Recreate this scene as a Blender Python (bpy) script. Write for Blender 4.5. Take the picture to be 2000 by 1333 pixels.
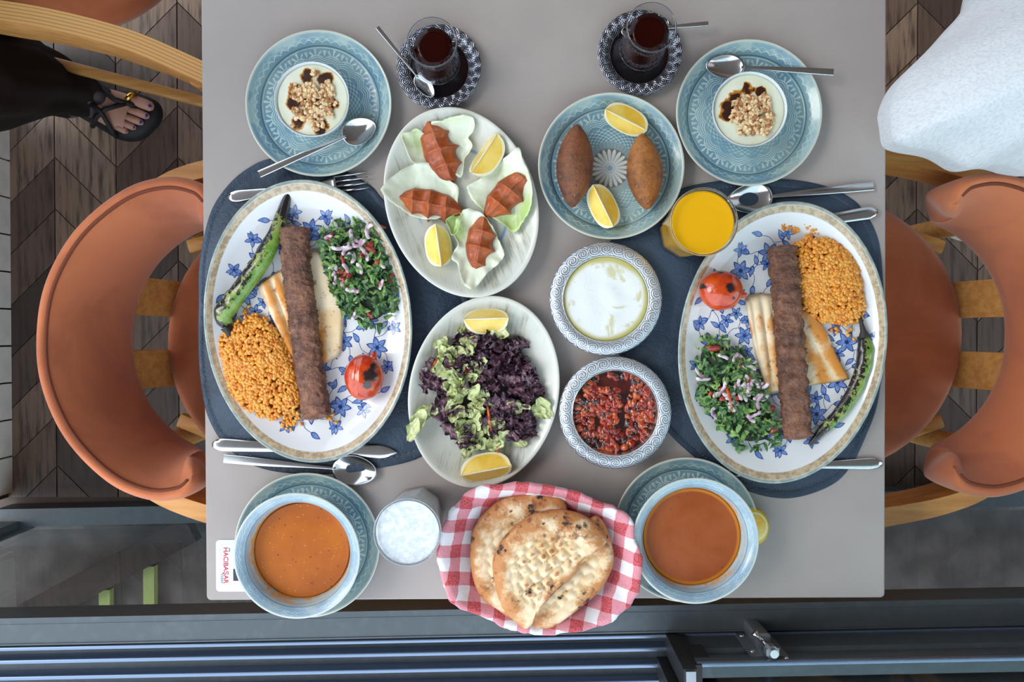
import bpy, bmesh, math, random
from math import sin, cos, pi, sqrt, atan2, radians
from mathutils import Vector, Matrix, noise
random.seed(7)
SC = bpy.context.scene
for o in list(bpy.data.objects): bpy.data.objects.remove(o)
# ------------------------------------------------------------------ camera, sky, light, exposure
TZ = 0.75                      # table top height
CH = 1.111                     # camera above the table top
F = 2000*28/36.0
TILT = -0.0131
cd = bpy.data.cameras.new('camera'); cam = bpy.data.objects.new('camera', cd)
SC.collection.objects.link(cam)
cd.lens = 28; cd.sensor_width = 36; cd.clip_start = 0.01
cam.location = (0, 0, TZ+CH); cam.rotation_euler = (TILT, 0, 0)
SC.camera = cam
W = bpy.data.worlds.new('sky'); SC.world = W; W.use_nodes = True
bg = W.node_tree.nodes['Background']
bg.inputs[0].default_value = (0.76, 0.88, 1.0, 1); bg.inputs[1].default_value = 2.3
sd = bpy.data.lights.new('sun', 'SUN'); sun = bpy.data.objects.new('sun', sd); SC.collection.objects.link(sun)
sd.energy = 1.35; sd.angle = radians(28); sd.color = (1.0, 0.93, 0.83)
sun.rotation_euler = Vector((0.78, -0.12, -0.80)).to_track_quat('-Z', 'Y').to_euler()
SC.view_settings.view_transform = 'Standard'; SC.view_settings.look = 'None'
SC.view_settings.gamma = 1; SC.view_settings.use_curve_mapping = False
SC.view_settings.exposure = 0.15

# ------------------------------------------------------------------ helpers
def pp(px, py, h=0.0):
    """point of the horizontal plane h above the table top seen at photo pixel px,py"""
    dx, dy, dz = (px-1000)/F, (666.5-py)/F, -1.0
    c, s = cos(TILT), sin(TILT)
    dy, dz = dy*c-dz*s, dy*s+dz*c
    t = (CH-h)/(-dz)
    return Vector((dx*t, dy*t, TZ+h))
def sc(h): return F/(CH-h)     # pixels per metre at that height
def lin(c):
    return tuple(((v/255.0)/12.92 if v <= 10 else ((v/255.0+0.055)/1.055)**2.4) for v in c)
COL = SC.collection

class V:
    """scalar shader expression"""
    def __init__(s, m, k): s.m, s.k = m, k
    def _b(s, op, o, rev=False):
        return s.m.math(op, o, s) if rev else s.m.math(op, s, o)
    def __add__(s, o): return s._b('ADD', o)
    __radd__ = __add__
    def __sub__(s, o): return s._b('SUBTRACT', o)
    def __rsub__(s, o): return s._b('SUBTRACT', o, True)
    def __mul__(s, o): return s._b('MULTIPLY', o)
    __rmul__ = __mul__
    def __truediv__(s, o): return s._b('DIVIDE', o)
    def max(s, o): return s._b('MAXIMUM', o)
    def min(s, o): return s._b('MINIMUM', o)
    def abs(s): return s.m.math('ABSOLUTE', s)
    def sin(s): return s.m.math('SINE', s)
    def cos(s): return s.m.math('COSINE', s)
    def frac(s): return s.m.math('FRACT', s)
    def sqrt(s): return s.m.math('SQRT', s)
    def pow(s, o): return s._b('POWER', o)
    def st(s, a, b):            # smooth step from a to b
        n = s.m.nt.nodes.new('ShaderNodeMapRange'); n.interpolation_type = 'SMOOTHSTEP'
        n.clamp = True
        s.m.link(s, n.inputs[0])
        if a < b: v = (a, b, 0, 1)
        else: v = (b, a, 1, 0)
        for i in range(4): n.inputs[i+1].default_value = v[i]
        return V(s.m, n.outputs[0])
    def band(s, a, b, e=0.004): return s.st(a-e, a+e)*s.st(b+e, b-e)
    def line(s, c, w, e=None):
        e = e or w*0.6
        return (s-c).abs().st(w+e, w-e if w > e else 0)

class Mat:
    def __init__(s, name, col=(200, 200, 200), rough=0.5, metal=0.0, **kw):
        s.mat = bpy.data.materials.new(name); s.mat.use_nodes = True
        s.nt = s.mat.node_tree; s.b = s.nt.nodes['Principled BSDF']
        s.b.inputs['Roughness'].default_value = rough; s.b.inputs['Metallic'].default_value = metal
        s.set(**kw); s._c = None
        if isinstance(col, tuple): s.b.inputs['Base Color'].default_value = lin(col)+(1,)
    def set(s, **kw):
        n = {'trans': 'Transmission Weight', 'ior': 'IOR', 'spec': 'Specular IOR Level', 'coat': 'Coat Weight', 'coat_rough': 'Coat Roughness',
             'sheen': 'Sheen Weight', 'sss': 'Subsurface Weight', 'alpha': 'Alpha', 'sheen_rough': 'Sheen Roughness'}
        for k, v in kw.items():
            if isinstance(v, V): s.link(v, s.b.inputs[n[k]])
            else: s.b.inputs[n[k]].default_value = v
        if kw.get('sss'): s.b.inputs['Subsurface Radius'].default_value = (0.006, 0.003, 0.0015); s.b.inputs['Subsurface Scale'].default_value = 1.0
    def sock(s, v): return v.k if isinstance(v, V) else v
    def link(s, a, b): s.nt.links.new(s.sock(a), b)
    def math(s, op, *a):
        n = s.nt.nodes.new('ShaderNodeMath'); n.operation = op
        for i, v in enumerate(a):
            if isinstance(v, V): s.link(v, n.inputs[i])
            else: n.inputs[i].default_value = v
        return V(s, n.outputs[0])
    def co(s):
        if s._c is None:
            n = s.nt.nodes.new('ShaderNodeTexCoord'); s._c = n.outputs['Object']; s._uv = n.outputs['UV']
        return s._c
    def uv(s): s.co(); return s._uv
    def xyz(s, src=None):
        n = s.nt.nodes.new('ShaderNodeSeparateXYZ'); s.link(src or s.co(), n.inputs[0])
        return [V(s, n.outputs[i]) for i in range(3)]
    def polar(s, rx, ry):
        x, y, z = s.xyz(); x = x/rx; y = y/ry
        return (x*x+y*y).sqrt(), s.math('ARCTAN2', y, x)
    def map(s, scale=(1, 1, 1), rot=(0, 0, 0), src=None):
        n = s.nt.nodes.new('ShaderNodeMapping'); s.link(src or s.co(), n.inputs[0])
        n.inputs['Scale'].default_value = scale; n.inputs['Rotation'].default_value = rot
        return n.outputs[0]
    def noise(s, scale, detail=3, rough=0.55, src=None, dist=0.0):
        n = s.nt.nodes.new('ShaderNodeTexNoise'); s.link(src or s.co(), n.inputs['Vector'])
        n.inputs['Scale'].default_value = scale; n.inputs['Detail'].default_value = detail
        n.inputs['Roughness'].default_value = rough; n.inputs['Distortion'].default_value = dist
        return V(s, n.outputs[0])
    def voro(s, scale, feat='F1', src=None, rnd=1.0):
        n = s.nt.nodes.new('ShaderNodeTexVoronoi'); n.feature = feat; s.link(src or s.co(), n.inputs['Vector'])
        n.inputs['Scale'].default_value = scale; n.inputs['Randomness'].default_value = rnd
        return V(s, n.outputs[0])
    def attr(s, name):
        n = s.nt.nodes.new('ShaderNodeAttribute'); n.attribute_name = name
        return V(s, n.outputs['Fac'])
    def rnd(s):
        n = s.nt.nodes.new('ShaderNodeObjectInfo'); return V(s, n.outputs['Random'])
    def col(s, c):
        n = s.nt.nodes.new('ShaderNodeRGB'); n.outputs[0].default_value = lin(c)+(1,); return n.outputs[0]
    def mix(s, f, a, b):
        n = s.nt.nodes.new('ShaderNodeMix'); n.data_type = 'RGBA'; n.clamp_factor = True
        if isinstance(f, V): s.link(f, n.inputs[0])
        else: n.inputs[0].default_value = f
        for k, v in ((6, a), (7, b)):
            if isinstance(v, tuple): n.inputs[k].default_value = lin(v)+(1,)
            else: s.link(v, n.inputs[k])
        return n.outputs[2]
    def ramp(s, f, stops):
        n = s.nt.nodes.new('ShaderNodeValToRGB'); s.link(f, n.inputs[0]); e = n.color_ramp.elements
        while len(e) < len(stops): e.new(0.5)
        for i, (p, c) in enumerate(stops): e[i].position = p; e[i].color = lin(c)+(1,)
        return n.outputs[0]
    def color(s, c): s.link(c, s.b.inputs['Base Color']); return s
    def rough(s, v): s.link(v, s.b.inputs['Roughness']); return s
    def bump(s, h, strength=0.5, dist=0.001):
        n = s.nt.nodes.new('ShaderNodeBump'); n.inputs['Strength'].default_value = strength
        n.inputs['Distance'].default_value = dist; s.link(h, n.inputs['Height'])
        s.link(n.outputs[0], s.b.inputs['Normal']); return s

class MB:
    """mesh builder: several shapes, ONE mesh object"""
    def __init__(s): s.v, s.f, s.mi, s.at, s.uvs = [], [], [], {}, {}
    def add(s, vs, fs, mi=0, M=None, **attrs):
        o = len(s.v)
        s.v += [tuple(M @ Vector(p)) for p in vs] if M is not None else [tuple(p) for p in vs]
        s.f += [tuple(i+o for i in f) for f in fs]; s.mi += [mi]*len(fs)
        for k, vals in attrs.items():
            d = s.at.setdefault(k, {})
            for i, x in enumerate(vals): d[o+i] = x
        return s
    def grid(s, nu, nv, fn, mi=0, wu=False, wv=False, M=None, attrs=None):
        vs = []; at = {k: [] for k in (attrs or ())}
        for i in range(nu):
            for j in range(nv):
                r = fn(i/(nu if wu else nu-1.0), j/(nv if wv else nv-1.0))
                if attrs:
                    vs.append(r[0])
                    for k, x in zip(attrs, r[1:]): at[k].append(x)
                else: vs.append(r)
        fs = []
        for i in range(nu if wu else nu-1):
            for j in range(nv if wv else nv-1):
                a, b = i*nv+j, ((i+1) % nu)*nv+j
                c, d = ((i+1) % nu)*nv+(j+1) % nv, i*nv+(j+1) % nv
                fs.append((a, b, c, d))
        return s.add(vs, fs, mi, M, **at)
    def lathe(s, prof, n=64, a=1.0, b=None, mi=0, M=None, fn=None):
        """prof: (r, z) list from the axis out and back; a, b scale the ellipse"""
        b = a if b is None else b
        vs, fs = [], []
        for r, z in prof:
            for k in range(n):
                t = 2*pi*k/n; p = (a*r*cos(t), b*r*sin(t), z)
                vs.append(fn(p, r, t) if fn else p)
        for i in range(len(prof)-1):
            for k in range(n):
                k2 = (k+1) % n; fs.append((i*n+k, i*n+k2, (i+1)*n+k2, (i+1)*n+k)[::-1])
        if sum(p[0]*q[1]-q[0]*p[1] for p, q in zip(prof, prof[1:]+prof[:1])) > 0: fs = [f[::-1] for f in fs]
        return s.add(vs, fs, mi, M)
    def tube(s, pts, rad, n=10, mi=0, flat=1.0, M=None, cap=True, tw=0.0, up=(0, 0, 1), sq=None):
        """sweep along pts; rad number or list; flat = height/width of the section; sq = superellipse power"""
        pts = [Vector(p) for p in pts]; m = len(pts); vs = []
        rad = rad if isinstance(rad, (list, tuple)) else [rad]*m
        for i, p in enumerate(pts):
            d = (pts[min(i+1, m-1)]-pts[max(i-1, 0)]).normalized()
            u = Vector(up)
            if abs(d.dot(u)) > 0.97: u = Vector((1, 0, 0))
            side = d.cross(u).normalized(); u2 = side.cross(d).normalized()
            for k in range(n):
                t = 2*pi*k/n+tw; c, q = cos(t), sin(t)
                if sq: c = abs(c)**sq*(1 if c > 0 else -1); q = abs(q)**sq*(1 if q > 0 else -1)
                vs.append(p+side*(rad[i]*c)+u2*(rad[i]*flat*q))
        fs = []
        for i in range(m-1):
            for k in range(n):
                k2 = (k+1) % n; fs.append((i*n+k, i*n+k2, (i+1)*n+k2, (i+1)*n+k)[::-1])
        if cap:
            fs.append(tuple(range(n))); fs.append(tuple(range((m-1)*n, m*n))[::-1])
        return s.add(vs, fs, mi, M)
    def box(s, x0, x1, y0, y1, z0, z1, mi=0, M=None):
        vs = [(x, y, z) for x in (x0, x1) for y in (y0, y1) for z in (z0, z1)]
        fs = [(0, 1, 3, 2), (4, 6, 7, 5), (0, 4, 5, 1), (2, 3, 7, 6), (0, 2, 6, 4), (1, 5, 7, 3)]
        return s.add(vs, fs, mi, M)
    def ball(s, c, r, nu=10, nv=7, mi=0, M=None, fn=None):
        vs, fs = [], []
        r = r if isinstance(r, (tuple, list)) else (r, r, r)
        for j in range(nv+1):
            p = pi*j/nv
            for i in range(nu):
                t = 2*pi*i/nu; d = Vector((sin(p)*cos(t), sin(p)*sin(t), cos(p)))
                k = fn(d) if fn else 1.0
                vs.append((c[0]+d.x*r[0]*k, c[1]+d.y*r[1]*k, c[2]+d.z*r[2]*k))
        for j in range(nv):
            for i in range(nu):
                i2 = (i+1) % nu; fs.append((j*nu+i, (j+1)*nu+i, (j+1)*nu+i2, j*nu+i2))
        return s.add(vs, fs, mi, M)
    def cushion(s, out, top, bot=None, rings=6, mi=0, M=None, edge=3.0, th=0.01, ctr=None, base=0.0):
        """solid over a closed outline [(x,y)]: height th with rounded edge; top(x,y,f) adds relief and may return (z, attr)"""
        n = len(out); cx = ctr[0] if ctr else sum(p[0] for p in out)/n; cy = ctr[1] if ctr else sum(p[1] for p in out)/n
        vs, at, at2 = [], [], []
        for i in range(rings+1):
            f = (i/rings)**0.75
            for (x, y) in out:
                X, Y = cx+(x-cx)*f, cy+(y-cy)*f
                z = th*(1-f**edge)**(1/edge) if f < 1 else 0.0
                r = top(X, Y, f) if top else 0.0
                b = 0.0
                if isinstance(r, tuple): r, b = r
                vs.append((X, Y, base+z+r)); at.append(f); at2.append(b)
        for (x, y) in out:                       # underside rim
            r = top(x, y, 1.0) if top else 0.0
            if isinstance(r, tuple): r = r[0]
            X, Y = cx+(x-cx)*0.97, cy+(y-cy)*0.97
            vs.append((X, Y, base+r-0.12*th)); at.append(1.0); at2.append(0)
        fs = []
        for i in range(rings+1):
            for k in range(n):
                k2 = (k+1) % n; fs.append((i*n+k, (i+1)*n+k, (i+1)*n+k2, i*n+k2))
        fs.append(tuple(range((rings+1)*n, (rings+2)*n))[::-1])
        return s.add(vs, fs, mi, M, f=at, b=at2)
    def mesh(s, name, mats, smooth=True, uv=None):
        me = bpy.data.meshes.new(name); me.from_pydata(s.v, [], s.f); me.update()
        for m in (mats if isinstance(mats, (list, tuple)) else [mats]): me.materials.append(m.mat)
        me.polygons.foreach_set('material_index', s.mi)
        me.polygons.foreach_set('use_smooth', [bool(smooth)]*len(s.f))
        for k, d in s.at.items():
            a = me.attributes.new(k, 'FLOAT', 'POINT')
            vals = [0.0]*len(s.v)
            for i, x in d.items(): vals[i] = x
            a.data.foreach_set('value', vals)
        if uv:
            l = me.uv_layers.new(name='UVMap')
            for p in me.polygons:
                for li in p.loop_indices: l.data[li].uv = uv(me.vertices[me.loops[li].vertex_index].index)
        return me
    def obj(s, name, mats, parent=None, loc=(0, 0, 0), rz=0.0, smooth=True, sharp=None, uv=None):
        me = s.mesh(name, mats, smooth, uv)
        if sharp:
            try: me.set_sharp_from_angle(angle=radians(sharp))
            except Exception: pass
        o = bpy.data.objects.new(name, me); COL.objects.link(o); o.location = loc; o.rotation_euler = (0, 0, rz)
        if parent: o.parent = parent
        return o
def tag(o, label, cat, group=None, kind=None):
    o['label'] = label; o['category'] = cat
    if group: o['group'] = group
    if kind: o['kind'] = kind
    return o
def thing(name, label, cat, loc=(0, 0, 0), rz=0.0, group=None):
    o = bpy.data.objects.new(name, None); COL.objects.link(o); o.empty_display_size = 0.02
    o.location = loc; o.rotation_euler = (0, 0, rz)
    return tag(o, label, cat, group)
def struct(o): o['kind'] = 'structure'; return o
def dup(root, loc=None, rz=None, label=None, group=None):
    r = root.copy(); COL.objects.link(r)
    if loc is not None: r.location = loc
    if rz is not None: r.rotation_euler = (0, 0, rz)
    if label: r['label'] = label
    if group: r['group'] = group
    for ch in list(root.children):
        c = ch.copy(); COL.objects.link(c); c.parent = r
        for g in ch.children:
            d = g.copy(); COL.objects.link(d); d.parent = c
    return r
def spline(pts, n=8, closed=True):
    m = len(pts); out = []
    for i in range(m if closed else m-1):
        P = [Vector(pts[(i+k) % m] if closed else pts[min(max(i+k, 0), m-1)]) for k in (-1, 0, 1, 2)]
        for j in range(n):
            t = j/n
            out.append(0.5*((2*P[1])+(P[2]-P[0])*t+(2*P[0]-5*P[1]+4*P[2]-P[3])*t*t+(3*P[1]-P[0]-3*P[2]+P[3])*t**3))
    if not closed: out.append(Vector(pts[-1]))
    return out
def nz(x, y, z=0.0, s=1.0): return noise.noise(Vector((x*s, y*s, z*s)))
def rot(rx=0, ry=0, rz=0): return Matrix.Rotation(rz, 4, 'Z') @ Matrix.Rotation(ry, 4, 'Y') @ Matrix.Rotation(rx, 4, 'X')
def T(x, y, z): return Matrix.Translation((x, y, z))
U = random.uniform
# ------------------------------------------------------------------ materials of the room
m_table = Mat('table_laminate', rough=0.42)
m_table.color(m_table.mix(m_table.noise(9, 4).st(0.35, 0.7), (158, 149, 146), (164, 155, 151)))
m_edge = Mat('table_edge', (190, 182, 176), 0.5)
m_dark = Mat('dark_steel', (38, 38, 40), 0.45, 0.6)
m_floor = Mat('floor_slab', rough=0.7); m_floor.color(m_floor.mix(m_floor.noise(3, 4), (70, 56, 50), (96, 78, 69)))
m_plank = Mat('floor_plank', rough=0.5)
_n = m_plank.noise(1.0, 5, 0.6, src=m_plank.map((90, 9, 9), (0, 0, radians(45))))
_c = m_plank.ramp(m_plank.rnd(), [(0.0, (70, 54, 47)), (0.3, (100, 80, 69)), (0.55, (146, 120, 102)), (0.75, (80, 62, 54)), (1.0, (164, 138, 118))])
m_plank.color(m_plank.mix(_n.st(0.42, 0.75), _c, (56, 44, 39))); m_plank.bump(_n, 0.25, 0.001)
m_board = Mat('white_board', rough=0.6); m_board.color(m_board.mix(m_board.noise(30, 4).st(0.4, 0.8), (236, 232, 226), (222, 218, 211)))
m_gap = Mat('board_gap', (60, 50, 45), 0.8)
m_alu = Mat('anodised_frame', rough=0.40, metal=0.3)
m_alu.color(m_alu.mix(m_alu.noise(60, 3).st(0.45, 0.75), (76, 84, 90), (84, 91, 97)))
m_alub = Mat('polished_rail', (120, 136, 160), 0.25, 0.75)
m_black = Mat('black_plastic', (30, 30, 31), 0.5)
m_ceil = Mat('ceiling_paint', (200, 195, 188), 0.9)
m_ground = Mat('terrace_stone', rough=0.9); m_ground.color(m_ground.mix(m_ground.noise(14, 4).st(0.35, 0.7), (78, 70, 68), (104, 94, 91)))
def thin_glass(name, tint, dust=None):
    m = Mat(name); nt = m.nt; nt.nodes.remove(m.b); N = nt.nodes.new
    tr = N('ShaderNodeBsdfTransparent'); tr.inputs[0].default_value = tint+(1,); gl = N('ShaderNodeBsdfGlossy'); gl.inputs['Roughness'].default_value = 0.02
    lw = N('ShaderNodeLayerWeight'); f = V(m, lw.outputs['Facing']).pow(4.0)*0.45+0.03; mx = N('ShaderNodeMixShader'); m.link(f, mx.inputs[0])
    nt.links.new(tr.outputs[0], mx.inputs[1]); nt.links.new(gl.outputs[0], mx.inputs[2]); out = mx
    if dust:
        df = N('ShaderNodeBsdfDiffuse'); df.inputs[0].default_value = (0.55, 0.54, 0.52, 1); m2 = N('ShaderNodeMixShader'); m.link(dust(m), m2.inputs[0])
        nt.links.new(mx.outputs[0], m2.inputs[1]); nt.links.new(df.outputs[0], m2.inputs[2]); out = m2
    nt.links.new(out.outputs[0], nt.nodes['Material Output'].inputs['Surface']); return m
m_glass = thin_glass('window_glass', (0.90, 0.94, 0.93))
m_dusty = thin_glass('dusty_glass', (0.86, 0.90, 0.90), lambda m: (m.voro(150).st(0.13, 0.05)*m.noise(12, 2).st(0.45, 0.58)*0.7).max(m.noise(5, 4, 0.7).st(0.5, 0.8)*0.10))
m_steel = Mat('stainless_steel', rough=0.14, metal=1.0); m_steel.color(m_steel.mix(m_steel.noise(80, 2), (196, 196, 198), (214, 214, 216)))
m_zinc = Mat('zinc_fitting', (150, 156, 164), 0.35, 0.8)
m_suede = Mat('rust_suede', rough=0.9, sheen=0.25)
_n = m_suede.noise(7, 4, 0.6, dist=0.6); _n2 = m_suede.noise(900, 2)
m_suede.color(m_suede.mix(_n.st(0.38, 0.68), (196, 112, 70), (172, 94, 57))); m_suede.bump(_n2*0.5+_n, 0.2, 0.001)
m_pipe = Mat('suede_piping', (180, 110, 76), 0.85, sheen=0.2)
m_seam = Mat('suede_seam', (112, 56, 34), 0.9)
m_wood = Mat('oak', rough=0.42)
_g = m_wood.noise(1.0, 4, 0.6, src=m_wood.map((10, 90, 90)))
m_wood.color(m_wood.mix(_g.st(0.35, 0.7), (212, 156, 88), (190, 130, 68))); m_wood.bump(_g, 0.15, 0.0006)
m_ply = Mat('ply_edge', rough=0.45)
_z = m_ply.attr('b'); m_ply.color(m_ply.mix((_z*5.0).frac().band(0.0, 0.25, 0.08), (214, 160, 88), (172, 116, 60)))

# ------------------------------------------------------------------ floor, wall, ceiling, terrace
YS = pp(1000, 1189, -0.06).y
b = MB().box(-1.25, 4.5, YS+0.0, 4.2, -0.05, -0.004); struct(b.obj('floor', m_floor, smooth=False)); FLOOR = bpy.data.objects['floor']
pw, ph = 0.1435, 0.12
def plank_mesh(d):
    b = MB(); g = 0.0015; x0, x1 = g, pw-g
    P = [(x0, g), (x1, g+d*(x1-x0)), (x1, ph-g+d*(x1-x0)), (x0, ph-g)]
    vs = [(x, y, -0.004) for x, y in P]+[(x, y, 0.0) for x, y in P]
    b.add(vs, [(3, 2, 1, 0), (4, 5, 6, 7), (0, 1, 5, 4), (1, 2, 6, 5), (2, 3, 7, 6), (3, 0, 4, 7)])
    return b.mesh('plank', m_plank, False)
def clip_plank(x, y, d):
    g = 0.0015; x0, x1 = x+g, x+pw-g; P = [(x0, y+g), (x1, y+g+d*(x1-x0)), (x1, y+ph-g+d*(x1-x0)), (x0, y+ph-g)]; Y0 = YS+0.02; Q = []
    for a, c in zip(P, P[1:]+P[:1]):
        if a[1] >= Y0: Q.append(a)
        if (a[1] >= Y0) != (c[1] >= Y0): q = (Y0-a[1])/(c[1]-a[1]); Q.append((a[0]+(c[0]-a[0])*q, Y0))
    n = len(Q)
    if n < 3: return
    MB().add([(p, q, z) for z in (-.004, 0.0) for p, q in Q], [tuple(range(n))[::-1], tuple(range(n, 2*n))]+[(i, (i+1) % n, n+(i+1) % n, n+i) for i in range(n)]).obj('plank', m_plank, FLOOR, smooth=False)
pmesh = (plank_mesh(1), plank_mesh(-1))
for i in range(18):
    x = -1.066+pw*(i-1); d = i % 2
    for j in range(-5, 14):
        y = 0.38+ph*(j-3)+(pw if d else 0)
        lo, hi = (y-pw, y+ph) if d else (y, y+ph+pw)
        if hi < YS+0.02 or y > 0.95 or abs(x+pw/2) < 0.36: continue
        if lo < YS+0.02: clip_plank(x, y, -1 if d else 1); continue
        o = bpy.data.objects.new('plank', pmesh[d]); COL.objects.link(o); o.location = (x, y, 0); o.parent = FLOOR
b = MB().box(-1.2, -1.18, YS+0.02, 0.505, 0, 1.0); WL = struct(b.obj('wall_left', m_gap, smooth=False))
bm_ = MB().box(0, 0.010, 0.002, 0.084, 0.0, 0.99).mesh('board', m_board, False)
for i in range(11):
    if YS+0.03+i*0.0862+0.084 > 0.505: break
    o = bpy.data.objects.new('board', bm_); COL.objects.link(o); o.location = (-1.18, YS+0.03+i*0.0862, 0); o.parent = WL
struct(MB().box(-1.35, 4.5, YS-0.35, 4.2, 2.9, 3.0).obj('ceiling', m_ceil, smooth=False))  # unseen; blocks the overhead sky, left edge set to let the sun in
m_wallp = Mat('brown_wall', (176, 154, 138), 0.8)
struct(MB().box(-1.35, 4.6, 4.2, 4.3, 0, 2.9).obj('unseen_wall_back', m_wallp, smooth=False)); struct(MB().box(4.5, 4.6, YS, 4.2, 0, 2.9).obj('unseen_wall_right', m_wallp, smooth=False))  # unseen walls added for contrast in the metal reflections
struct(MB().box(-8, 8, -8, 8, -0.12, -0.06).obj('terrace_ground', m_ground, smooth=False))

# dark bar and green strips added to stand in for reflections in the glass
m_dkbar = Mat('dark_reflection_bar', rough=0.8); m_dkbar.color(m_dkbar.mix(m_dkbar.noise(1.0, 4, src=m_dkbar.map((60, 8, 60))).st(0.35, 0.7), (60, 42, 36), (38, 28, 25)))
m_gstrip = Mat('pale_green_reflection', (150, 160, 92), 0.7)
t = thing('reflection_bars', 'added dark bar with pale green strips standing in for reflections in the lower glass', 'frame', (-0.95, YS-0.16, -0.06), radians(28))
MB().tube([(-0.5, 0, 0.04), (0.22, 0, 0.04)], 0.045, 4, flat=0.55, tw=pi/4).obj('rail', m_dkbar, t, smooth=False)
for k in range(3): MB().box(0.0, 0.026, -0.30, -0.03, 0.01, 0.03, M=T(-0.16+0.12*k, 0.0, 0) @ rot(rz=radians(-28))).obj('reflection_strip', m_gstrip, t, smooth=False)
# ------------------------------------------------------------------ window with its tracks
WR = radians(1.15)
def wroot(name):
    o = bpy.data.objects.new(name, None); COL.objects.link(o); o.location = (0, YS, 0); o.rotation_euler = (0, 0, WR); return struct(o)
w1 = wroot('window_1')
SZ = TZ-0.06
def rib(name, y, w, z0, z1, mat, x0=-1.3, x1=1.5, par=None):
    b = MB(); r = w*0.3
    P = [(y-w/2, z0), (y-w/2, z1-r), (y-w/2+r*0.4, z1-r*0.3), (y, z1), (y+w/2-r*0.4, z1-r*0.3), (y+w/2, z1-r), (y+w/2, z0)]
    n = len(P); b.add([(x0, a, z) for a, z in P]+[(x1, a, z) for a, z in P], [(i, i+1, n+i+1, n+i) for i in range(n-1)]+[tuple(range(n))[::-1], tuple(range(n, 2*n))])
    return b.obj(name, mat, par or w1, sharp=40)
b = MB().box(-1.3, 1.5, -0.040, 0.0, SZ-0.05, SZ); b.box(-1.3, 1.5, -0.0402, -0.038, SZ-0.02, SZ+0.0015); b.box(-1.3, 1.5, -0.010, -0.0092, SZ, SZ+0.0006); b.obj('sill', m_alu, w1, smooth=False)
b = MB().box(-1.3, 1.5, -0.40, -0.040, SZ-0.05, SZ-0.02); b.obj('track_bed', m_alu, w1, smooth=False)
rib('track_rail', -0.0455, 0.006, SZ-0.02, SZ+0.002, m_alub)
for k in range(5): rib('track_rail', -0.064-0.0243*k, 0.0065, SZ-0.02, SZ+0.004, m_alub)
MB().box(-1.17, 1.5, -0.012, 0.028, 0.0, 0.06).obj('bottom_frame', m_alu, w1, smooth=False)
MB().box(-1.172, -1.12, -0.03, 0.0, 0.0, SZ-0.05).obj('corner_post', m_alu, w1, smooth=False)
MB().box(-1.12, 1.5, -0.022, -0.014, 0.05, SZ-0.05).obj('glass_pane', m_dusty, w1, smooth=False)
def sash(name, x0, y0, z1):
    w = wroot(name)
    b = MB(); prof = [(0, 0.0), (0, 0.045), (-0.006, 0.048), (-0.006, 0.066), (0, 0.069), (0, 0.084), (0.004, 0.086), (0.004, 0.100), (-0.018, 0.100), (-0.018, 0.0)]
    n = len(prof); b.add([(x, y0+a, SZ+0.002+z) for x in (x0, 1.5) for a, z in prof], [(i, (i+1) % n, n+(i+1) % n, n+i) for i in range(n)]+[tuple(range(n))[::-1], tuple(range(n, 2*n))])
    b.obj('sash_rail', m_alu, w, smooth=False)
    rib('sash_bead', y0+0.001, 0.007, SZ+0.100, SZ+0.106, m_alub, x0, 1.5, w)
    MB().box(x0+0.02, 1.5, y0-0.012, y0-0.006, SZ+0.10, z1).obj('glass_pane', m_glass, w, smooth=False)
    b = MB().box(x0-0.022, x0-0.004, y0-0.026, y0+0.004, SZ-0.005, SZ+0.125); b.box(x0-0.004, x0+0.006, y0-0.02, y0+0.003, SZ, SZ+0.11); b.box(x0+0.006, x0+0.022, y0, y0+0.003, SZ+0.04, SZ+0.09)
    b.obj('end_cap', m_black, w, smooth=False)
    MB().box(x0-0.0195, x0-0.0065, y0-0.024, y0+0.002, SZ+0.125, SZ+0.128).obj('cap_plate', m_zinc, w, smooth=False)
    return w
w2 = sash('window_2', 0.248, -0.046, 2.4)
sash('window_3', 0.235, -0.082, 2.4)
lx, ly = 0.353, -0.046
la = MB().box(lx-0.025, lx+0.025, ly, ly+0.0035, SZ+0.0, SZ+0.098).obj('bolt_latch', m_zinc, w2, smooth=False)
b = MB(); b.tube([(lx, ly+0.012, SZ+0.0), (lx, ly+0.012, SZ+0.055)], 0.011, 16, sq=0.5); b.obj('latch_housing', m_zinc, la, sharp=40)
MB().tube([(lx, ly+0.013, SZ+0.0), (lx, ly+0.013, SZ+0.104)], 0.0058, 14).obj('bolt', m_steel, la, sharp=40)
MB().tube([(lx-0.001, ly+0.015, SZ+0.078), (lx-0.014, ly+0.027, SZ+0.074), (lx-0.018, ly+0.031, SZ+0.073)], [0.0035, 0.0035, 0.0055], 12).obj('knob', m_steel, la)
MB().tube([(lx, ly+0.012, SZ+0.085), (lx, ly+0.012, SZ+0.097)], 0.0095, 8, tw=pi/8).obj('bolt_guide', m_zinc, la, smooth=False)
for sx, szz in ((-0.019, 0.068), (0.018, 0.062), (-0.018, 0.012), (0.019, 0.094)):
    MB().ball((lx+sx, ly+0.0035, SZ+szz), (0.0042, 0.0025, 0.0042), 10, 6).obj('screw', m_steel, la)

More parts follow.
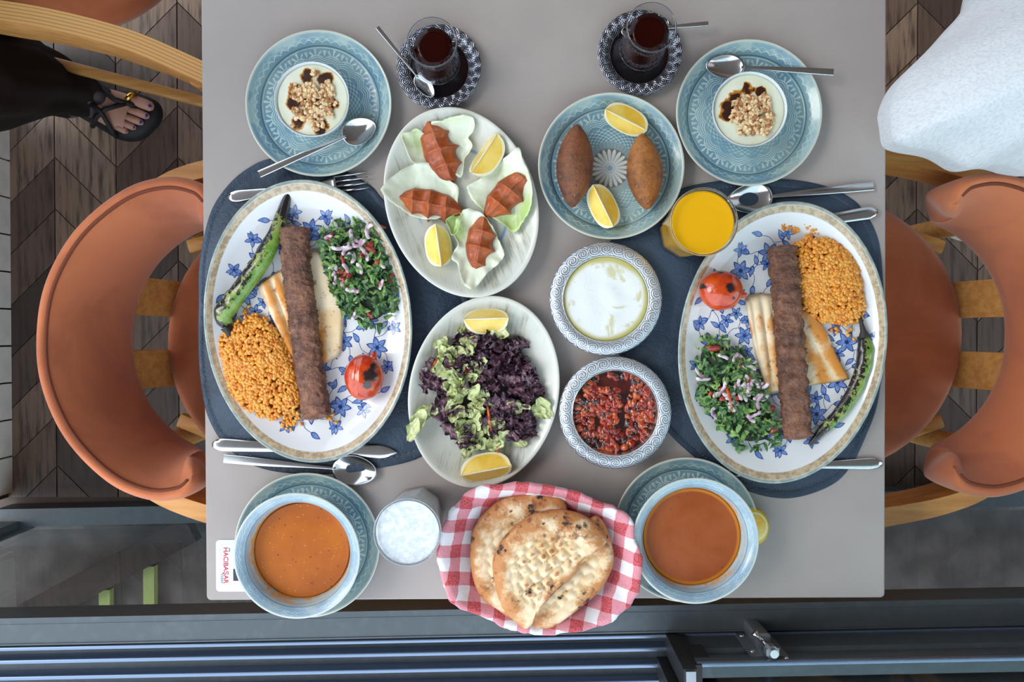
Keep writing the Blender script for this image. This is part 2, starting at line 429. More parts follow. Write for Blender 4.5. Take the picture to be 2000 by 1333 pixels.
# ------------------------------------------------------------------ table
TR = radians(0.22)
c0 = pp(401, 1173); c1 = pp(1720, 1168)
tx0, tx1 = c0.x, c1.x+0.004
ty0 = (c0.y+c1.y)/2
t = thing('table', 'square dining table with a plain taupe top laid for two', 'table', ((tx0+tx1)/2, ty0+0.475, 0), TR)
hw = (tx1-tx0)/2
out = []
for cx, cy, a0 in ((hw-0.006, 0.475-0.006, 0), (-hw+0.006, 0.475-0.006, 90), (-hw+0.006, -0.475+0.006, 180), (hw-0.006, -0.475+0.006, 270)):
    for k in range(5): a = radians(a0+k*22.5); out.append((cx+0.006*cos(a), cy+0.006*sin(a)))
def slab(out, zs, mi=0):
    """zs: list of (inset, z) from the bottom up"""
    b = MB(); n = len(out); vs = []
    for ins, z in zs:
        for x, y in out:
            vs.append((x-ins*(1 if x > 0 else -1), y-ins*(1 if y > 0 else -1), z))
    m = len(zs); b.add(vs, [(i*n+k, i*n+(k+1) % n, (i+1)*n+(k+1) % n, (i+1)*n+k) for i in range(m-1) for k in range(n)]+[tuple(range(n))[::-1], tuple(range((m-1)*n, m*n))], mi)
    return b
slab(out, [(0.001, TZ-0.028), (0, TZ-0.027), (0, TZ-0.0012)]).obj('edge_band', m_edge, t, smooth=False)
slab(out, [(0.0015, TZ-0.0018), (0.0003, TZ-0.0010), (0.0014, TZ)]).obj('tabletop', m_table, t, smooth=False)
MB().tube([(0, 0, 0.02), (0, 0, TZ-0.03)], 0.04, 24).obj('pedestal', m_dark, t, sharp=40)
MB().box(-0.22, 0.22, -0.22, 0.22, 0.0, 0.02).obj('base_plate', m_dark, t, smooth=False)
MB().box(-0.2, 0.2, -0.2, 0.2, TZ-0.034, TZ-0.028).obj('top_bracket', m_dark, t, smooth=False)

# ------------------------------------------------------------------ chairs
def make_chair(label, group):
    t = thing('armchair', label, 'chair', (0, 0, 0), 0, group)
    seat = MB().lathe([(0, 0.395), (0.9, 0.395), (0.985, 0.405), (1.0, 0.425), (0.985, 0.446), (0.93, 0.457), (0.7, 0.464), (0.3, 0.467), (0, 0.468)], 56, 0.250, 0.250).obj('seat', m_suede, t)
    half = [(-0.312, 0.0), (-0.302, 0.075), (-0.264, 0.150), (-0.202, 0.208), (-0.142, 0.231), (-0.092, 0.226), (-0.066, 0.206)]
    path = spline([(x, -y) for x, y in half[::-1]]+half[1:], 7, False)
    n = len(path)
    PR = [(0, .715), (.002, .730), (.007, .737), (.014, .737), (.024, .722), (.036, .690), (.048, .645), (.055, .595), (.053, .555), (.044, .534), (.030, .528), (.014, .533), (.004, .555), (0, .63)]
    prs = spline(PR, 3); NP = len(prs)
    def back(u, v):
        i = min(int(round(u*(n-1))), n-1); p = path[i]
        d = (path[min(i+1, n-1)]-path[max(i-1, 0)]).normalized(); nr = Vector((d.y, -d.x))     # inward
        e = abs(2*u-1); k = max(1-(max(e-0.84, 0)/0.16)**2.2, 0)**0.5; k = max(k, 0.04)
        q = prs[int(round(v*NP)) % NP]; w = 0.024+(q.x-0.024)*(0.25+0.75*k if q.x > .024 else 0.35+0.65*k); kb = 1-min(max((e-0.58)/0.42, 0), 1)**1.4*0.80
        z = 0.718-(0.718-q.y)*kb if q.y < 0.718 else q.y-0.010*(1-k)
        o = p+nr*w; return (o.x, o.y, z)
    b = MB(); b.grid(n, NP, back, wv=True)
    b.f += [tuple(range(NP)), tuple(range((n-1)*NP, n*NP))[::-1]]; b.mi += [0, 0]
    pad = b.obj('backrest', m_suede, t)
    MB().tube([Vector(back(i/(n-1), 10/NP)) for i in range(2, n-2)], 0.0030, 6).obj('backrest_piping', m_seam, pad)
    hoop = [(-0.285, 0), (-0.275, 0.10), (-0.243, 0.185), (-0.19, 0.238), (-0.12, 0.266), (-0.03, 0.284), (0.08, 0.302), (0.20, 0.333), (0.30, 0.375), (0.39, 0.418)]
    hp = spline([(x, -y) for x, y in hoop[::-1]]+hoop[1:], 5, False)
    b = MB(); m = len(hp)
    def arm(u, v):
        i = int(round(u*(m-1))); p = hp[i]; d = (hp[min(i+1, m-1)]-hp[max(i-1, 0)]).normalized(); nr = Vector((d.y, -d.x))
        X = [(-1, -1), (-0.4, -1.0), (0.4, -1.0), (1, -1), (1.06, -0.9), (1.06, 0.9), (1, 1), (0.4, 1.0), (-0.4, 1.0), (-1, 1), (-1.06, 0.9), (-1.06, -0.9)][int(round(v*12)) % 12]
        wid = 0.0115+0.004*min(max((abs(2*u-1)-0.3)/0.3, 0), 1)
        q = p+nr*(X[0]*wid); return (q.x, q.y, 0.584+X[1]*0.040), (X[0]+1.06)/2.12*1.2
    b.grid(m, 12, arm, wv=True, attrs=('b',)); b.f += [tuple(range(12)), tuple(range((m-1)*12, m*12))[::-1]]; b.mi += [0, 0]
    for k, f in enumerate(b.f):
        if all(abs(b.v[i][2]-0.584) > 0.0395 for i in f): b.mi[k] = 1
    b.obj('arm_rail', [m_wood, m_wood], t, sharp=35)
    for s in (-1, 1):
        MB().tube([(0.30, 0.376*s, 0.58), (0.285, 0.36*s, 0.3), (0.265, 0.34*s, 0.0)], [0.020, 0.018, 0.013], 12, tw=0.3).obj('leg', m_wood, t, sharp=50)
        MB().tube([(-0.24, 0.19*s, 0.57), (-0.25, 0.20*s, 0.3), (-0.27, 0.21*s, 0.0)], [0.019, 0.018, 0.013], 12, tw=0.3).obj('leg', m_wood, t, sharp=50)
        y = 0.062*s
        b = MB(); P = [(-0.17, 0.392), (-0.17, 0.41), (-0.235, 0.425), (-0.275, 0.57), (-0.295, 0.57), (-0.262, 0.40), (-0.24, 0.392)]
        k = len(P); b.add([(x, y+q, z) for q in (-0.032, 0.032) for x, z in P], [(i, (i+1) % k, k+(i+1) % k, k+i) for i in range(k)]+[tuple(range(k))[::-1], tuple(range(k, 2*k))])
        b.obj('back_support', m_wood, t, smooth=False)
    MB().tube([(-0.262, -0.2, 0.16), (-0.262, 0.2, 0.16)], 0.012, 10, sq=0.4).obj('stretcher', m_wood, t, sharp=40)
    for s in (-1, 1): MB().tube([(-0.26, 0.2*s, 0.2), (0.255, 0.335*s, 0.2)], 0.011, 10, sq=0.4).obj('stretcher', m_wood, t, sharp=40)
    for s in (-1, 1): MB().tube([(-0.24, 0.16*s, 0.385), (0.26, 0.33*s, 0.385)], 0.013, 10, sq=0.4).obj('seat_rail', m_wood, t, sharp=40)
    return t
ch = make_chair('rust suede armchair on the left, tucked in beside the white boards', 'armchairs at the table')
ch.location = (-0.365, -0.02, 0); ch.rotation_euler = (0, 0, -0.06)
dup(ch, (0.553, -0.007, 0), pi, 'rust suede armchair on the right, in front of the person in white')
third = dup(ch, (-0.80, 0.785, 0), 0.0, 'sunlit rust suede armchair pulled back at the top left, beside the sandalled foot')
ar = [c for c in third.children if c.name.startswith('arm_rail')][0]
ar.data = ar.data.copy(); ar.data.materials[1] = m_ply.mat; ar['label'] = 'arm rail with layered plywood edge'
# ------------------------------------------------------------------ the two people at the edge of the frame
m_skin = Mat('skin', rough=0.5, sss=0.15); m_skin.color(m_skin.mix(m_skin.noise(40, 3), (205, 158, 138), (190, 138, 118)))
m_robe = Mat('dark_cloth', rough=0.95, spec=0.15); m_robe.color(m_robe.mix(m_robe.noise(12, 4), (50, 40, 38), (36, 29, 29))); m_robe.bump(m_robe.noise(300, 2), 0.2, 0.001)
m_cuff = Mat('plum_grey_cloth', rough=0.85); m_cuff.color(m_cuff.mix(m_cuff.noise(30, 4), (92, 82, 92), (74, 64, 74)))
m_muslin = Mat('white_muslin', rough=0.85, sheen=0.2)
_w = m_muslin.noise(1.0, 3, src=m_muslin.map((420, 420, 35)))
m_muslin.color(m_muslin.mix(_w.st(0.35, 0.75), (208, 211, 215), (190, 193, 198))); m_muslin.bump(_w*0.15+m_muslin.noise(1.0, 3, dist=0.6, src=m_muslin.map((30, 30, 5)))*1.6, 0.2, 0.004)
m_taupe = Mat('taupe_trousers', (98, 84, 80), 0.85)
m_shoe = Mat('pale_canvas', (206, 200, 188), 0.8)
m_rubber = Mat('black_rubber', (26, 25, 27), 0.6)
m_gold = Mat('gold', (230, 180, 80), 0.2, 1.0)
m_nail = Mat('blue_nail_varnish', (24, 42, 150), 0.15, coat=0.8)
m_hair = Mat('dark_hair', (30, 24, 22), 0.6)
def skin_body(joints, links, rad):
    me = bpy.data.meshes.new('tmp'); names = list(joints); idx = {k: i for i, k in enumerate(names)}
    me.from_pydata([joints[k] for k in names], [(idx[a], idx[b]) for a, b in links], []); o = bpy.data.objects.new('tmp', me); COL.objects.link(o)
    md = o.modifiers.new('s', 'SKIN'); o.modifiers.new('d', 'SUBSURF').levels = 2
    for k in names: v = me.skin_vertices[0].data[idx[k]]; v.radius = (rad[k], rad[k]); v.use_root = (k == 'pelvis')
    dg = bpy.context.evaluated_depsgraph_get(); ev = o.evaluated_get(dg); e = ev.to_mesh()
    vs = [tuple(v.co) for v in e.vertices]; fs = [tuple(p.vertices) for p in e.polygons]; ev.to_mesh_clear()
    bpy.data.objects.remove(o); return vs, fs
def person(label, loc, rz, feet, trouser):
    """standing figure facing +x; feet: two (x,y) ankles (left +y, right -y)"""
    t = thing('person', label, 'person', loc, rz)
    (lx, ly), (rx, ry) = feet
    J = {'pelvis': (0, 0, 0.90), 'spine': (0, 0, 1.08), 'chest': (0.0, 0, 1.26), 'neck': (0.0, 0, 1.42), 'chin': (0.01, 0, 1.5),
         'hl': (0, 0.085, 0.86), 'kl': (lx*0.5+0.02, 0.06+ly*0.35, 0.47), 'al': (lx, ly, 0.09), 'hr': (0, -0.085, 0.86), 'kr': (rx*0.5+0.02, -0.06+ry*0.35, 0.47), 'ar': (rx, ry, 0.09),
         'sl': (0, 0.165, 1.36), 'el': (-0.03, 0.215, 1.10), 'wl': (0.06, 0.20, 0.88), 'sr': (0, -0.165, 1.36), 'er': (-0.03, -0.215, 1.10), 'wr': (0.06, -0.20, 0.88)}
    L = [('pelvis', 'spine'), ('spine', 'chest'), ('chest', 'neck'), ('neck', 'chin'), ('pelvis', 'hl'), ('hl', 'kl'), ('kl', 'al'), ('pelvis', 'hr'), ('hr', 'kr'), ('kr', 'ar'),
         ('chest', 'sl'), ('sl', 'el'), ('el', 'wl'), ('chest', 'sr'), ('sr', 'er'), ('er', 'wr')]
    R = {'pelvis': .105, 'spine': .095, 'chest': .105, 'neck': .052, 'chin': .05, 'hl': .075, 'kl': .052, 'al': .034, 'hr': .075, 'kr': .052, 'ar': .034, 'sl': .05, 'el': .038, 'wl': .026, 'sr': .05, 'er': .038, 'wr': .026}
    b = MB(); b.add(*skin_body(J, L, R))
    def face(d):
        k = 1.0
        if d.x > 0.5 and abs(d.y) < 0.16 and -0.35 < d.z < 0.05: k += 0.10*(1-abs(d.y)/0.16)
        if d.x > 0.3 and abs(abs(d.y)-0.33) < 0.14 and abs(d.z-0.08) < 0.1: k -= 0.05
        return k*(1-0.12*max(-d.z, 0)**2)
    b.ball((0.02, 0, 1.575), (0.095, 0.075, 0.115), 28, 20, fn=face)
    for s in (-1, 1):
        b.ball((0.005, 0.077*s, 1.57), (0.02, 0.008, 0.03), 8, 6)
        for k in range(5):                       # hands: palm and fingers
            yk = 0.20*s; fx = 0.035+0.017*k
            if k < 4: b.tube([(fx+0.012, yk, 0.82), (fx+0.02, yk*0.99, 0.775), (fx+0.016, yk*0.93, 0.745-0.006*(k in (1, 2)))], [.008, .0075, .006], 7)
            else: b.tube([(0.10, yk, 0.86), (0.125, yk*0.96, 0.83), (0.128, yk*0.92, 0.80)], [.010, .009, .007], 7)
        b.ball((0.07, 0.20*s, 0.845), (0.042, 0.016, 0.05), 10, 8)
    return t, b
def loft(secs, n=48, wob=None):
    """secs: (cx, cy, rx, ry, z)"""
    def fn(u, v):
        i = u*(len(secs)-1); k = min(int(i), len(secs)-2); q = i-k; q = q*q*(3-2*q)
        A, B = secs[k], secs[k+1]; c = [A[j]+(B[j]-A[j])*q for j in range(5)]
        a = 2*pi*v; w = 1+(wob(u, a) if wob else 0)
        return (c[0]+c[2]*w*cos(a), c[1]+c[3]*w*sin(a), c[4])
    return MB().grid((len(secs)-1)*6+1, n, fn, wv=True)
# --- left: baggy dark trousers, flip-flop
hx, hy = -1.055, 0.478
t, bd = person('person standing at the left edge in loose dark trousers and a black flip-flop', (hx, hy, 0), 0, ((-0.05, 0.13), (0.06, 0.045)), None)
HD = radians(-20)
FM = T(0.060, 0.060, 0) @ rot(rz=HD)           # foot frame: ankle at origin, toes to +x
fp = [(-0.055, 0, 0.030, 0.026, 0.036), (-0.03, 0, 0.034, 0.032, 0.05), (0.0, 0, 0.033, 0.034, 0.065), (0.04, 0.0, 0.036, 0.036, 0.05), (0.085, 0.0, 0.042, 0.042, 0.034), (0.11, 0.0, 0.043, 0.044, 0.029), (0.125, 0.0, 0.036, 0.040, 0.026)]
pts = []
def footf(u, v):
    i = u*(len(fp)-1); k = min(int(i), len(fp)-2); q = i-k; A, B = fp[k], fp[k+1]; c = [A[j]+(B[j]-A[j])*q for j in range(5)]
    a = 2*pi*v; return (c[0], c[1]+c[3]*cos(a), 0.014+c[4]*(0.5+0.5*sin(a)))
bd.grid(25, 18, footf, wv=True, M=FM)
toes = [(0.034, 0.118, 0.168, 0.0125), (0.011, 0.122, 0.166, 0.0088), (-0.007, 0.120, 0.158, 0.0083), (-0.023, 0.115, 0.146, 0.0078), (-0.037, 0.108, 0.132, 0.0075)]
for y, x0, x1, r in toes:
    bd.tube([(x0-0.02, y*0.9, 0.028), (x0+0.008, y, 0.03), ((x0+x1)/2+0.006, y*1.02, 0.027), (x1-0.006, y*1.02, 0.022), (x1, y*1.02, 0.020)], [r*0.8, r, r*1.0, r*0.9, r*0.45], 10, M=FM)
body = bd.obj('body', m_skin, t)
b = MB()
for y, x0, x1, r in toes: b.ball((x1-r*0.75, y*1.02, 0.021+r*0.72), (r*0.75, r*0.62, r*0.35), 10, 6, M=FM)
b.obj('toenails', m_nail, body)
so = spline([(-0.07, 0.0), (-0.055, 0.036), (0.0, 0.038), (0.07, 0.048), (0.12, 0.056), (0.165, 0.052), (0.185, 0.025), (0.178, -0.01), (0.155, -0.045), (0.11, -0.06), (0.05, -0.05), (-0.02, -0.038), (-0.058, -0.03)], 4)
sn = MB().cushion([(p.x, p.y) for p in so], None, th=0.017, edge=9, rings=4, M=FM).obj('flip_flop', m_rubber, t)
MB().tube([(0.135, 0.022, 0.018), (0.128, 0.022, 0.042), (0.10, 0.018, 0.062), (0.05, 0.035, 0.058), (0.01, 0.047, 0.03)], 0.006, 8, M=FM).obj('strap', m_rubber, sn)
MB().tube([(0.12, 0.02, 0.048), (0.09, -0.01, 0.066), (0.07, -0.035, 0.055), (0.05, -0.053, 0.02)], 0.006, 8, M=FM).obj('strap', m_rubber, sn)
MB().tube([(0.05, -0.005, 0.078), (0.085, -0.02, 0.066), (0.105, -0.05, 0.035), (0.108, -0.058, 0.015)], 0.0055, 8, M=FM).obj('strap', m_rubber, sn)
MB().tube([(0.118, 0.027, 0.047), (0.122, 0.040, 0.046), (0.126, 0.05, 0.036)], 0.0065, 10, M=FM).obj('toe_ring', m_gold, sn)
def folds(u, a): return 0.07*sin(5*a+7*u)+0.05*sin(9*a-11*u)+0.06*nz(cos(a)*2, sin(a)*2, u*5)
for s, ax, ay in ((1, -0.05, 0.13), (-1, 0.06, 0.055)):
    secs = [(ax+0.008, ay, 0.058, 0.052, 0.055), (ax-0.01, ay, 0.085, 0.062, 0.12), (ax*0.8-0.01, ay*0.75+0.02*s, 0.115, 0.085, 0.26), (ax*0.5+0.01, 0.06*s+ay*0.35, 0.13, 0.092, 0.45), (ax*0.3, 0.07*s, 0.135, 0.10, 0.65), (0, 0.055*s, 0.135, 0.115, 0.86), (0, 0.0, 0.125, 0.115, 1.0)]
    loft(secs, 44, folds).obj('trouser_leg', m_robe, t)
loft([(0.075, 0.055, 0.064, 0.050, 0.045), (0.066, 0.057, 0.058, 0.050, 0.085), (0.055, 0.06, 0.045, 0.042, 0.16)], 32, folds).obj('ankle_cuff', m_cuff, t)
loft([(0, 0, 0.125, 0.125, 0.90), (0, 0, 0.115, 0.13, 1.1), (0, 0, 0.12, 0.17, 1.28), (0, 0, 0.085, 0.17, 1.38), (0, 0, 0.058, 0.06, 1.44)], 40, folds).obj('shirt', m_robe, t)
MB().ball((-0.008, 0, 1.592), (0.103, 0.086, 0.118), 24, 16, fn=lambda d: 0.9 if d.x > 0.45 and d.z < 0.55 else 1.0).obj('hair', m_hair, t)
# --- right: white muslin tunic
px_, py_ = 0.86, 0.42
t, bd = person('person standing at the top right in a loose white muslin tunic', (px_, py_, 0), 0, ((0.05, 0.10), (0.27, -0.19)), None)
bd.obj('body', m_skin, t)
sil = [(1735, 205), (1733, 240), (1742, 275), (1768, 288), (1830, 300), (1900, 322), (1960, 318), (2010, 334), (2100, 330), (2240, 250), (2330, 130), (2330, -40), (2240, -190), (2080, -240), (1960, -150), (1912, -20), (1880, 30), (1822, 95), (1770, 150)]
HZ = 0.085
P = [pp(x, y, HZ) for x, y in sil]; hem = spline([(p.x-px_, p.y-py_) for p in P], 5); nh = len(hem)
secs = [(0.60, 0.55, 0), (0.68, 0.80, 0), (0.77, 0.965, 0), (TZ+HZ, 1.0, 0), (0.90, 0.93, 0), (1.0, 0.72, 0.2), (1.12, 0.5, 0.55), (1.28, 0.42, 1.0), (1.38, 0.3, 1.0), (1.44, 0.14, 1.0)]
def tun(u, v):
    i = u*(len(secs)-1); k = min(int(i), len(secs)-2); q = i-k
    z, s, w = [secs[k][j]+(secs[k+1][j]-secs[k][j])*q for j in range(3)]
    p = hem[int(round(v*nh)) % nh]; a = 2*pi*v; ang = atan2(p.y, p.x)
    e = Vector((0.30*cos(ang), 0.42*sin(ang)))
    c = p*s*(1-w)+e*s*w
    k2 = 1+0.012*sin(ang*13+3*z)*(1-w)+0.006*sin(ang*29+z*5)
    return (c.x*k2, c.y*k2, z+0.006*sin(ang*9))
MB().grid((len(secs)-1)*5+1, nh, tun, wv=True).obj('tunic', m_muslin, t)
for s, ax, ay in ((1, 0.05, 0.10), (-1, 0.27, -0.19)):
    loft([(ax, ay, 0.055, 0.055, 0.07), (ax*0.8, ay*0.9, 0.07, 0.066, 0.3), (ax*0.3, ay*0.4+0.04*s, 0.085, 0.08, 0.6), (0, 0.06*s, 0.09, 0.085, 0.9)], 28, folds).obj('trouser_leg', m_taupe, t)
    so = [(-0.08, 0), (-0.06, 0.036), (0.02, 0.04), (0.10, 0.045), (0.15, 0.02), (0.15, -0.02), (0.10, -0.042), (0.02, -0.038), (-0.06, -0.034)]
    MB().cushion([(p.x, p.y) for p in spline(so, 4)], lambda x, y, f: 0.0, th=0.075, edge=2.6, rings=7, M=T(ax, ay, 0.004) @ rot(rz=pi+0.3*s)).obj('shoe', m_shoe, t)
MB().ball((-0.008, 0, 1.592), (0.103, 0.086, 0.118), 24, 16, fn=lambda d: 0.9 if d.x > 0.45 and d.z < 0.55 else 1.0).obj('hair', m_hair, t)
# ------------------------------------------------------------------ crockery, metal, glass
def blue_glaze(name, rx, bowl=False):
    m = Mat(name, rough=0.22, coat=0.3)
    r, th = m.polar(rx, rx); a = m.math('ABSOLUTE', th*1.0)
    n1 = m.noise(28, 4, 0.6); n2 = m.noise(9, 3); n3 = m.noise(180, 3)
    base = m.mix(n2.st(0.35, 0.65), (98, 136, 156), (126, 158, 164))
    rp = r+(n3-0.5)*0.012
    if not bowl:
        w9 = (th*9.0).sin().abs(); w18 = (th*18.0).sin().abs(); w22 = (th*22.0).sin().abs()
        L = (rp-0.035*w22).line(0.855, 0.006).max((rp+0.02*w22).line(0.925, 0.004)*0.5)
        L = L.max(rp.line(0.80, 0.005)*0.8)
        for c in (0.655, 0.625, 0.595, 0.565): L = L.max((rp-0.045*w9).line(c, 0.0055))
        lat = ((th*18.0+rp*62.0).sin()*(th*18.0-rp*62.0).sin()).abs()
        L = L.max(lat.st(0.30, 0.08)*rp.band(0.36, 0.55, 0.01))
        # fan shaped flowers of the outer band
        for ph, k in ((0.0, 1.0), (0.5, 0.8)):
            tt = ((th*(18/(2*pi))+ph).frac()-0.5)*0.25; yy = rp-0.675
            an = m.math('ARCTAN2', tt, yy+0.012); d = (tt*tt+yy*yy).sqrt()
            pet = (an*(9.0 if ph == 0 else 5.0)).cos().st(0.1, 0.6)*d.band(0.015, 0.115*k, 0.006)*yy.st(-0.005, 0.005)*(0.1-tt.abs()).st(0.0, 0.03)
            L = L.max(pet*(1.0 if ph == 0 else 0.8))
        pal = (188, 204, 202)
        c = m.mix(L*n1.st(0.25, 0.5)*0.85, base, pal)
        c = m.mix(rp.band(0.28, 0.36, 0.01)*((th*40.0).sin()*0.3+0.5), c, (150, 156, 150))
        pet = (th*10.0).cos().abs()
        f1 = (rp-0.265*(0.35+0.65*pet.pow(0.4))).st(0.006, -0.006)
        edge = (pet-0.16).abs().st(0.10, 0.03).max((pet-0.62).abs().st(0.09, 0.03)*rp.band(0.1, 0.21))
        ros = m.mix(edge.max(1.0-f1), (196, 200, 198), (112, 108, 98))
        ros = m.mix(rp.st(0.075, 0.06), ros, (142, 158, 166)); ros = m.mix(rp.line(0.05, 0.01), ros, (188, 196, 198))
        c = m.mix(rp.st(0.275, 0.265), c, ros)
        c = m.mix(r.line(0.82, 0.006)*0.8, c, (66, 88, 96))
        rimm = r.band(0.87, 0.975, 0.01)*n1.st(0.45, 0.62)
        c = m.mix(rimm*0.6, c, (166, 186, 180)); 
        c = m.mix(r.st(0.955, 0.985), c, (196, 200, 188))
    else:
        base = m.mix(n2.st(0.35, 0.65), (136, 162, 178), (158, 178, 186))
        w = (th*26.0).sin().abs(); x, y, z = m.xyz()
        L = (rp-0.02*w).line(0.90, 0.006).max((rp-0.02*w).line(0.935, 0.005)).max(rp.line(0.855, 0.005)).max(rp.line(0.80, 0.006))
        c = m.mix(L*0.8, base, (178, 198, 206))
        c = m.mix(n1.st(0.42, 0.6)*r.band(0.84, 0.97)*0.6, c, (98, 136, 170)); c = m.mix(r.st(0.84, 0.78)*0.6, c, (176, 184, 180)); c = m.mix(n1.st(0.5, 0.65)*0.4, c, (184, 190, 180))
        st = (m.noise(60, 4, 0.65)+(0.056-z)*11.0)
        c = m.mix(st.st(0.56, 0.74)*r.st(0.85, 0.81)*z.st(0.02, 0.022)*0.9, c, (206, 150, 80))
        c = m.mix(r.st(0.955, 0.985), c, (196, 202, 196))
        c = m.mix(r.line(0.845, 0.005)*0.6, c, (80, 100, 118))
    c = m.mix(n2.st(0.58, 0.72)*0.35, c, (170, 178, 166)); m.color(c); m.bump(n3*0.4, 0.12, 0.0006); return m
m_blue = blue_glaze('blue_patterned_glaze', 0.100)
m_bowlg = blue_glaze('blue_bowl_glaze', 0.0832, True)
m_cel = Mat('celadon_glaze', rough=0.25, coat=0.3)
_r, _t = m_cel.polar(0.102, 0.1325)
_n = m_cel.noise(6, 4, 0.6, dist=0.5); _n2 = m_cel.noise(1.0, 4, 0.7, src=m_cel.map((220, 20, 20), (0, 0, 0.9)))
_c = m_cel.mix(_n.st(0.42, 0.7), (206, 208, 200), (188, 192, 182))
_c = m_cel.mix((_n2*_n).st(0.24, 0.42)*_r.band(0.45, 0.93, 0.08)*0.95, _c, (146, 136, 114))
_c = m_cel.mix((_r+(_n-0.5)*0.12).line(0.60, 0.018, 0.02)*m_cel.noise(10, 2).st(0.40, 0.55)*0.95, _c, (116, 150, 182))
_c = m_cel.mix(m_cel.voro(130).st(0.14, 0.05)*m_cel.noise(30, 2).st(0.5, 0.65)*0.5, _c, (120, 112, 96))
m_cel.color(m_cel.mix(_r.st(0.93, 0.97)*0.6, _c, (218, 218, 210)))
m_porc = Mat('white_porcelain', rough=0.12, coat=0.5)
_r, _t = m_porc.polar(0.1418, 0.1935); _n = m_porc.noise(160, 3, 0.7)
_c = m_porc.mix(_r.band(0.925, 0.972, 0.004), (224, 226, 230), m_porc.mix(_n.st(0.4, 0.62), (196, 176, 146), (160, 142, 116)))
m_porc.color(m_porc.mix(_r.st(0.970, 0.978), _c, m_porc.mix(m_porc.noise(60, 3).st(0.4, 0.6), (172, 178, 168), (140, 152, 148))))
m_p1 = Mat('cobalt_line', (36, 66, 136), 0.15, coat=0.5)
m_p2 = Mat('cobalt_wash', rough=0.15, coat=0.5); m_p2.color(m_p2.mix(m_p2.noise(130, 2).st(0.35, 0.65), (92, 126, 192), (134, 158, 212)))
m_eng = Mat('engraved_tin', rough=0.36, metal=0.65)
_x, _y, _z = m_eng.xyz(); _r, _t = m_eng.polar(1, 1)
def scroll(m, r0, w, n):
    r, th = m.polar(1, 1); u = (th*(n/(2*pi))).frac()-0.5; v = (r-r0)/w; a = m.math('ARCTAN2', v, u); d = (u*u+v*v).sqrt()
    return (d*30.0+a*2.0+m.noise(160, 2)*2.0).sin()*0.8+(m.noise(260, 2)-0.5)*1.2
_e = scroll(m_eng, 0.0680, 0.0135, 26)
m_eng.color(m_eng.mix(_e.st(-0.6, 0.5), (150, 156, 166), (212, 217, 224))); m_eng.bump(_e, 0.35, 0.0006)
m_tin = Mat('bright_tin', (206, 210, 214), 0.2, 0.95)
m_tea_s = Mat('engraved_saucer', rough=0.22, metal=0.95)
_e = scroll(m_tea_s, 0.0495, 0.0120, 24); m_tea_s.color(m_tea_s.mix(_e.st(-0.5, 0.5), (92, 92, 100), (176, 178, 190))); m_tea_s.bump(_e, 0.6, 0.001)
m_saucer = Mat('dark_polished_saucer', (130, 128, 136), 0.14, 0.97)
m_clear = thin_glass('clear_glass', (0.93, 0.945, 0.95))
m_bead = Mat('glass_rim', (226, 232, 236), 0.02, trans=1.0, ior=1.5)
m_mat = Mat('navy_leather', rough=0.46, spec=0.35)
_n = m_mat.noise(60, 5, 0.7, dist=0.8); _n2 = m_mat.noise(6, 3, dist=0.5)
m_mat.color(m_mat.mix(_n2.st(0.3, 0.7), (30, 42, 58), (60, 77, 98))); m_mat.bump(_n+m_mat.noise(200, 2)*0.5, 0.6, 0.003)
m_thread = Mat('grey_thread', (96, 108, 118), 0.8)

# leather mats (lying on the table; their outlines are irregular ovals)
def placemat(label, px):
    P = [pp(x, y, 0.002) for x, y in px]; c = sum(P, Vector())/len(P)
    out = spline([(p.x-c.x, p.y-c.y) for p in P], 6)
    t = thing('placemat', label, 'placemat', (c.x, c.y, TZ))
    b = MB(); n = len(out); vs = []; prof = [(1.0, 0.0001), (1.0, 0.0018), (0.992, 0.0025), (0.955, 0.0025), (0.951, 0.0021), (0.947, 0.0025), (0.6, 0.0025), (0.02, 0.0025)]
    for s, z in prof: vs += [(p.x*s, p.y*s, z) for p in out]
    b.add(vs, [(i*n+k, i*n+(k+1) % n, (i+1)*n+(k+1) % n, (i+1)*n+k) for i in range(len(prof)-1) for k in range(n)]+[tuple(range(n))[::-1], tuple(range(7*n, 8*n))])
    b.obj('leather', m_mat, t)
    b = MB(); P2 = [p*0.951 for p in out]
    dense = spline([(p.x, p.y) for p in P2], 5)
    for i in range(0, len(dense)-3, 4): b.tube([(dense[i].x, dense[i].y, 0.0026), (dense[i+3].x, dense[i+3].y, 0.0026)], 0.00045, 4)
    b.obj('stitching', m_thread, t)['kind'] = 'stuff'
    return t
placemat('navy leather placemat under the left oval platter', [(388, 600), (389, 520), (402, 446), (419, 399), (450, 357), (484, 329), (523, 311), (580, 305), (640, 317), (690, 343), (726, 365), (749, 391), (810, 440), (870, 500), (912, 570), (925, 650), (908, 760), (872, 840), (824, 892), (736, 916), (650, 926), (564, 925), (500, 912), (455, 885), (425, 852), (402, 802), (390, 730), (387, 660)])
placemat('navy leather placemat under the right oval platter', [(1335, 368), (1402, 354), (1462, 349), (1524, 350), (1575, 355), (1621, 366), (1655, 383), (1682, 405), (1708, 448), (1721, 500), (1727, 600), (1725, 700), (1714, 790), (1691, 853), (1664, 907), (1632, 943), (1578, 967), (1524, 974), (1464, 961), (1400, 930), (1351, 889), (1308, 848), (1252, 775), (1211, 697), (1185, 610), (1178, 530), (1195, 465), (1250, 405)])
MT = TZ+0.0026

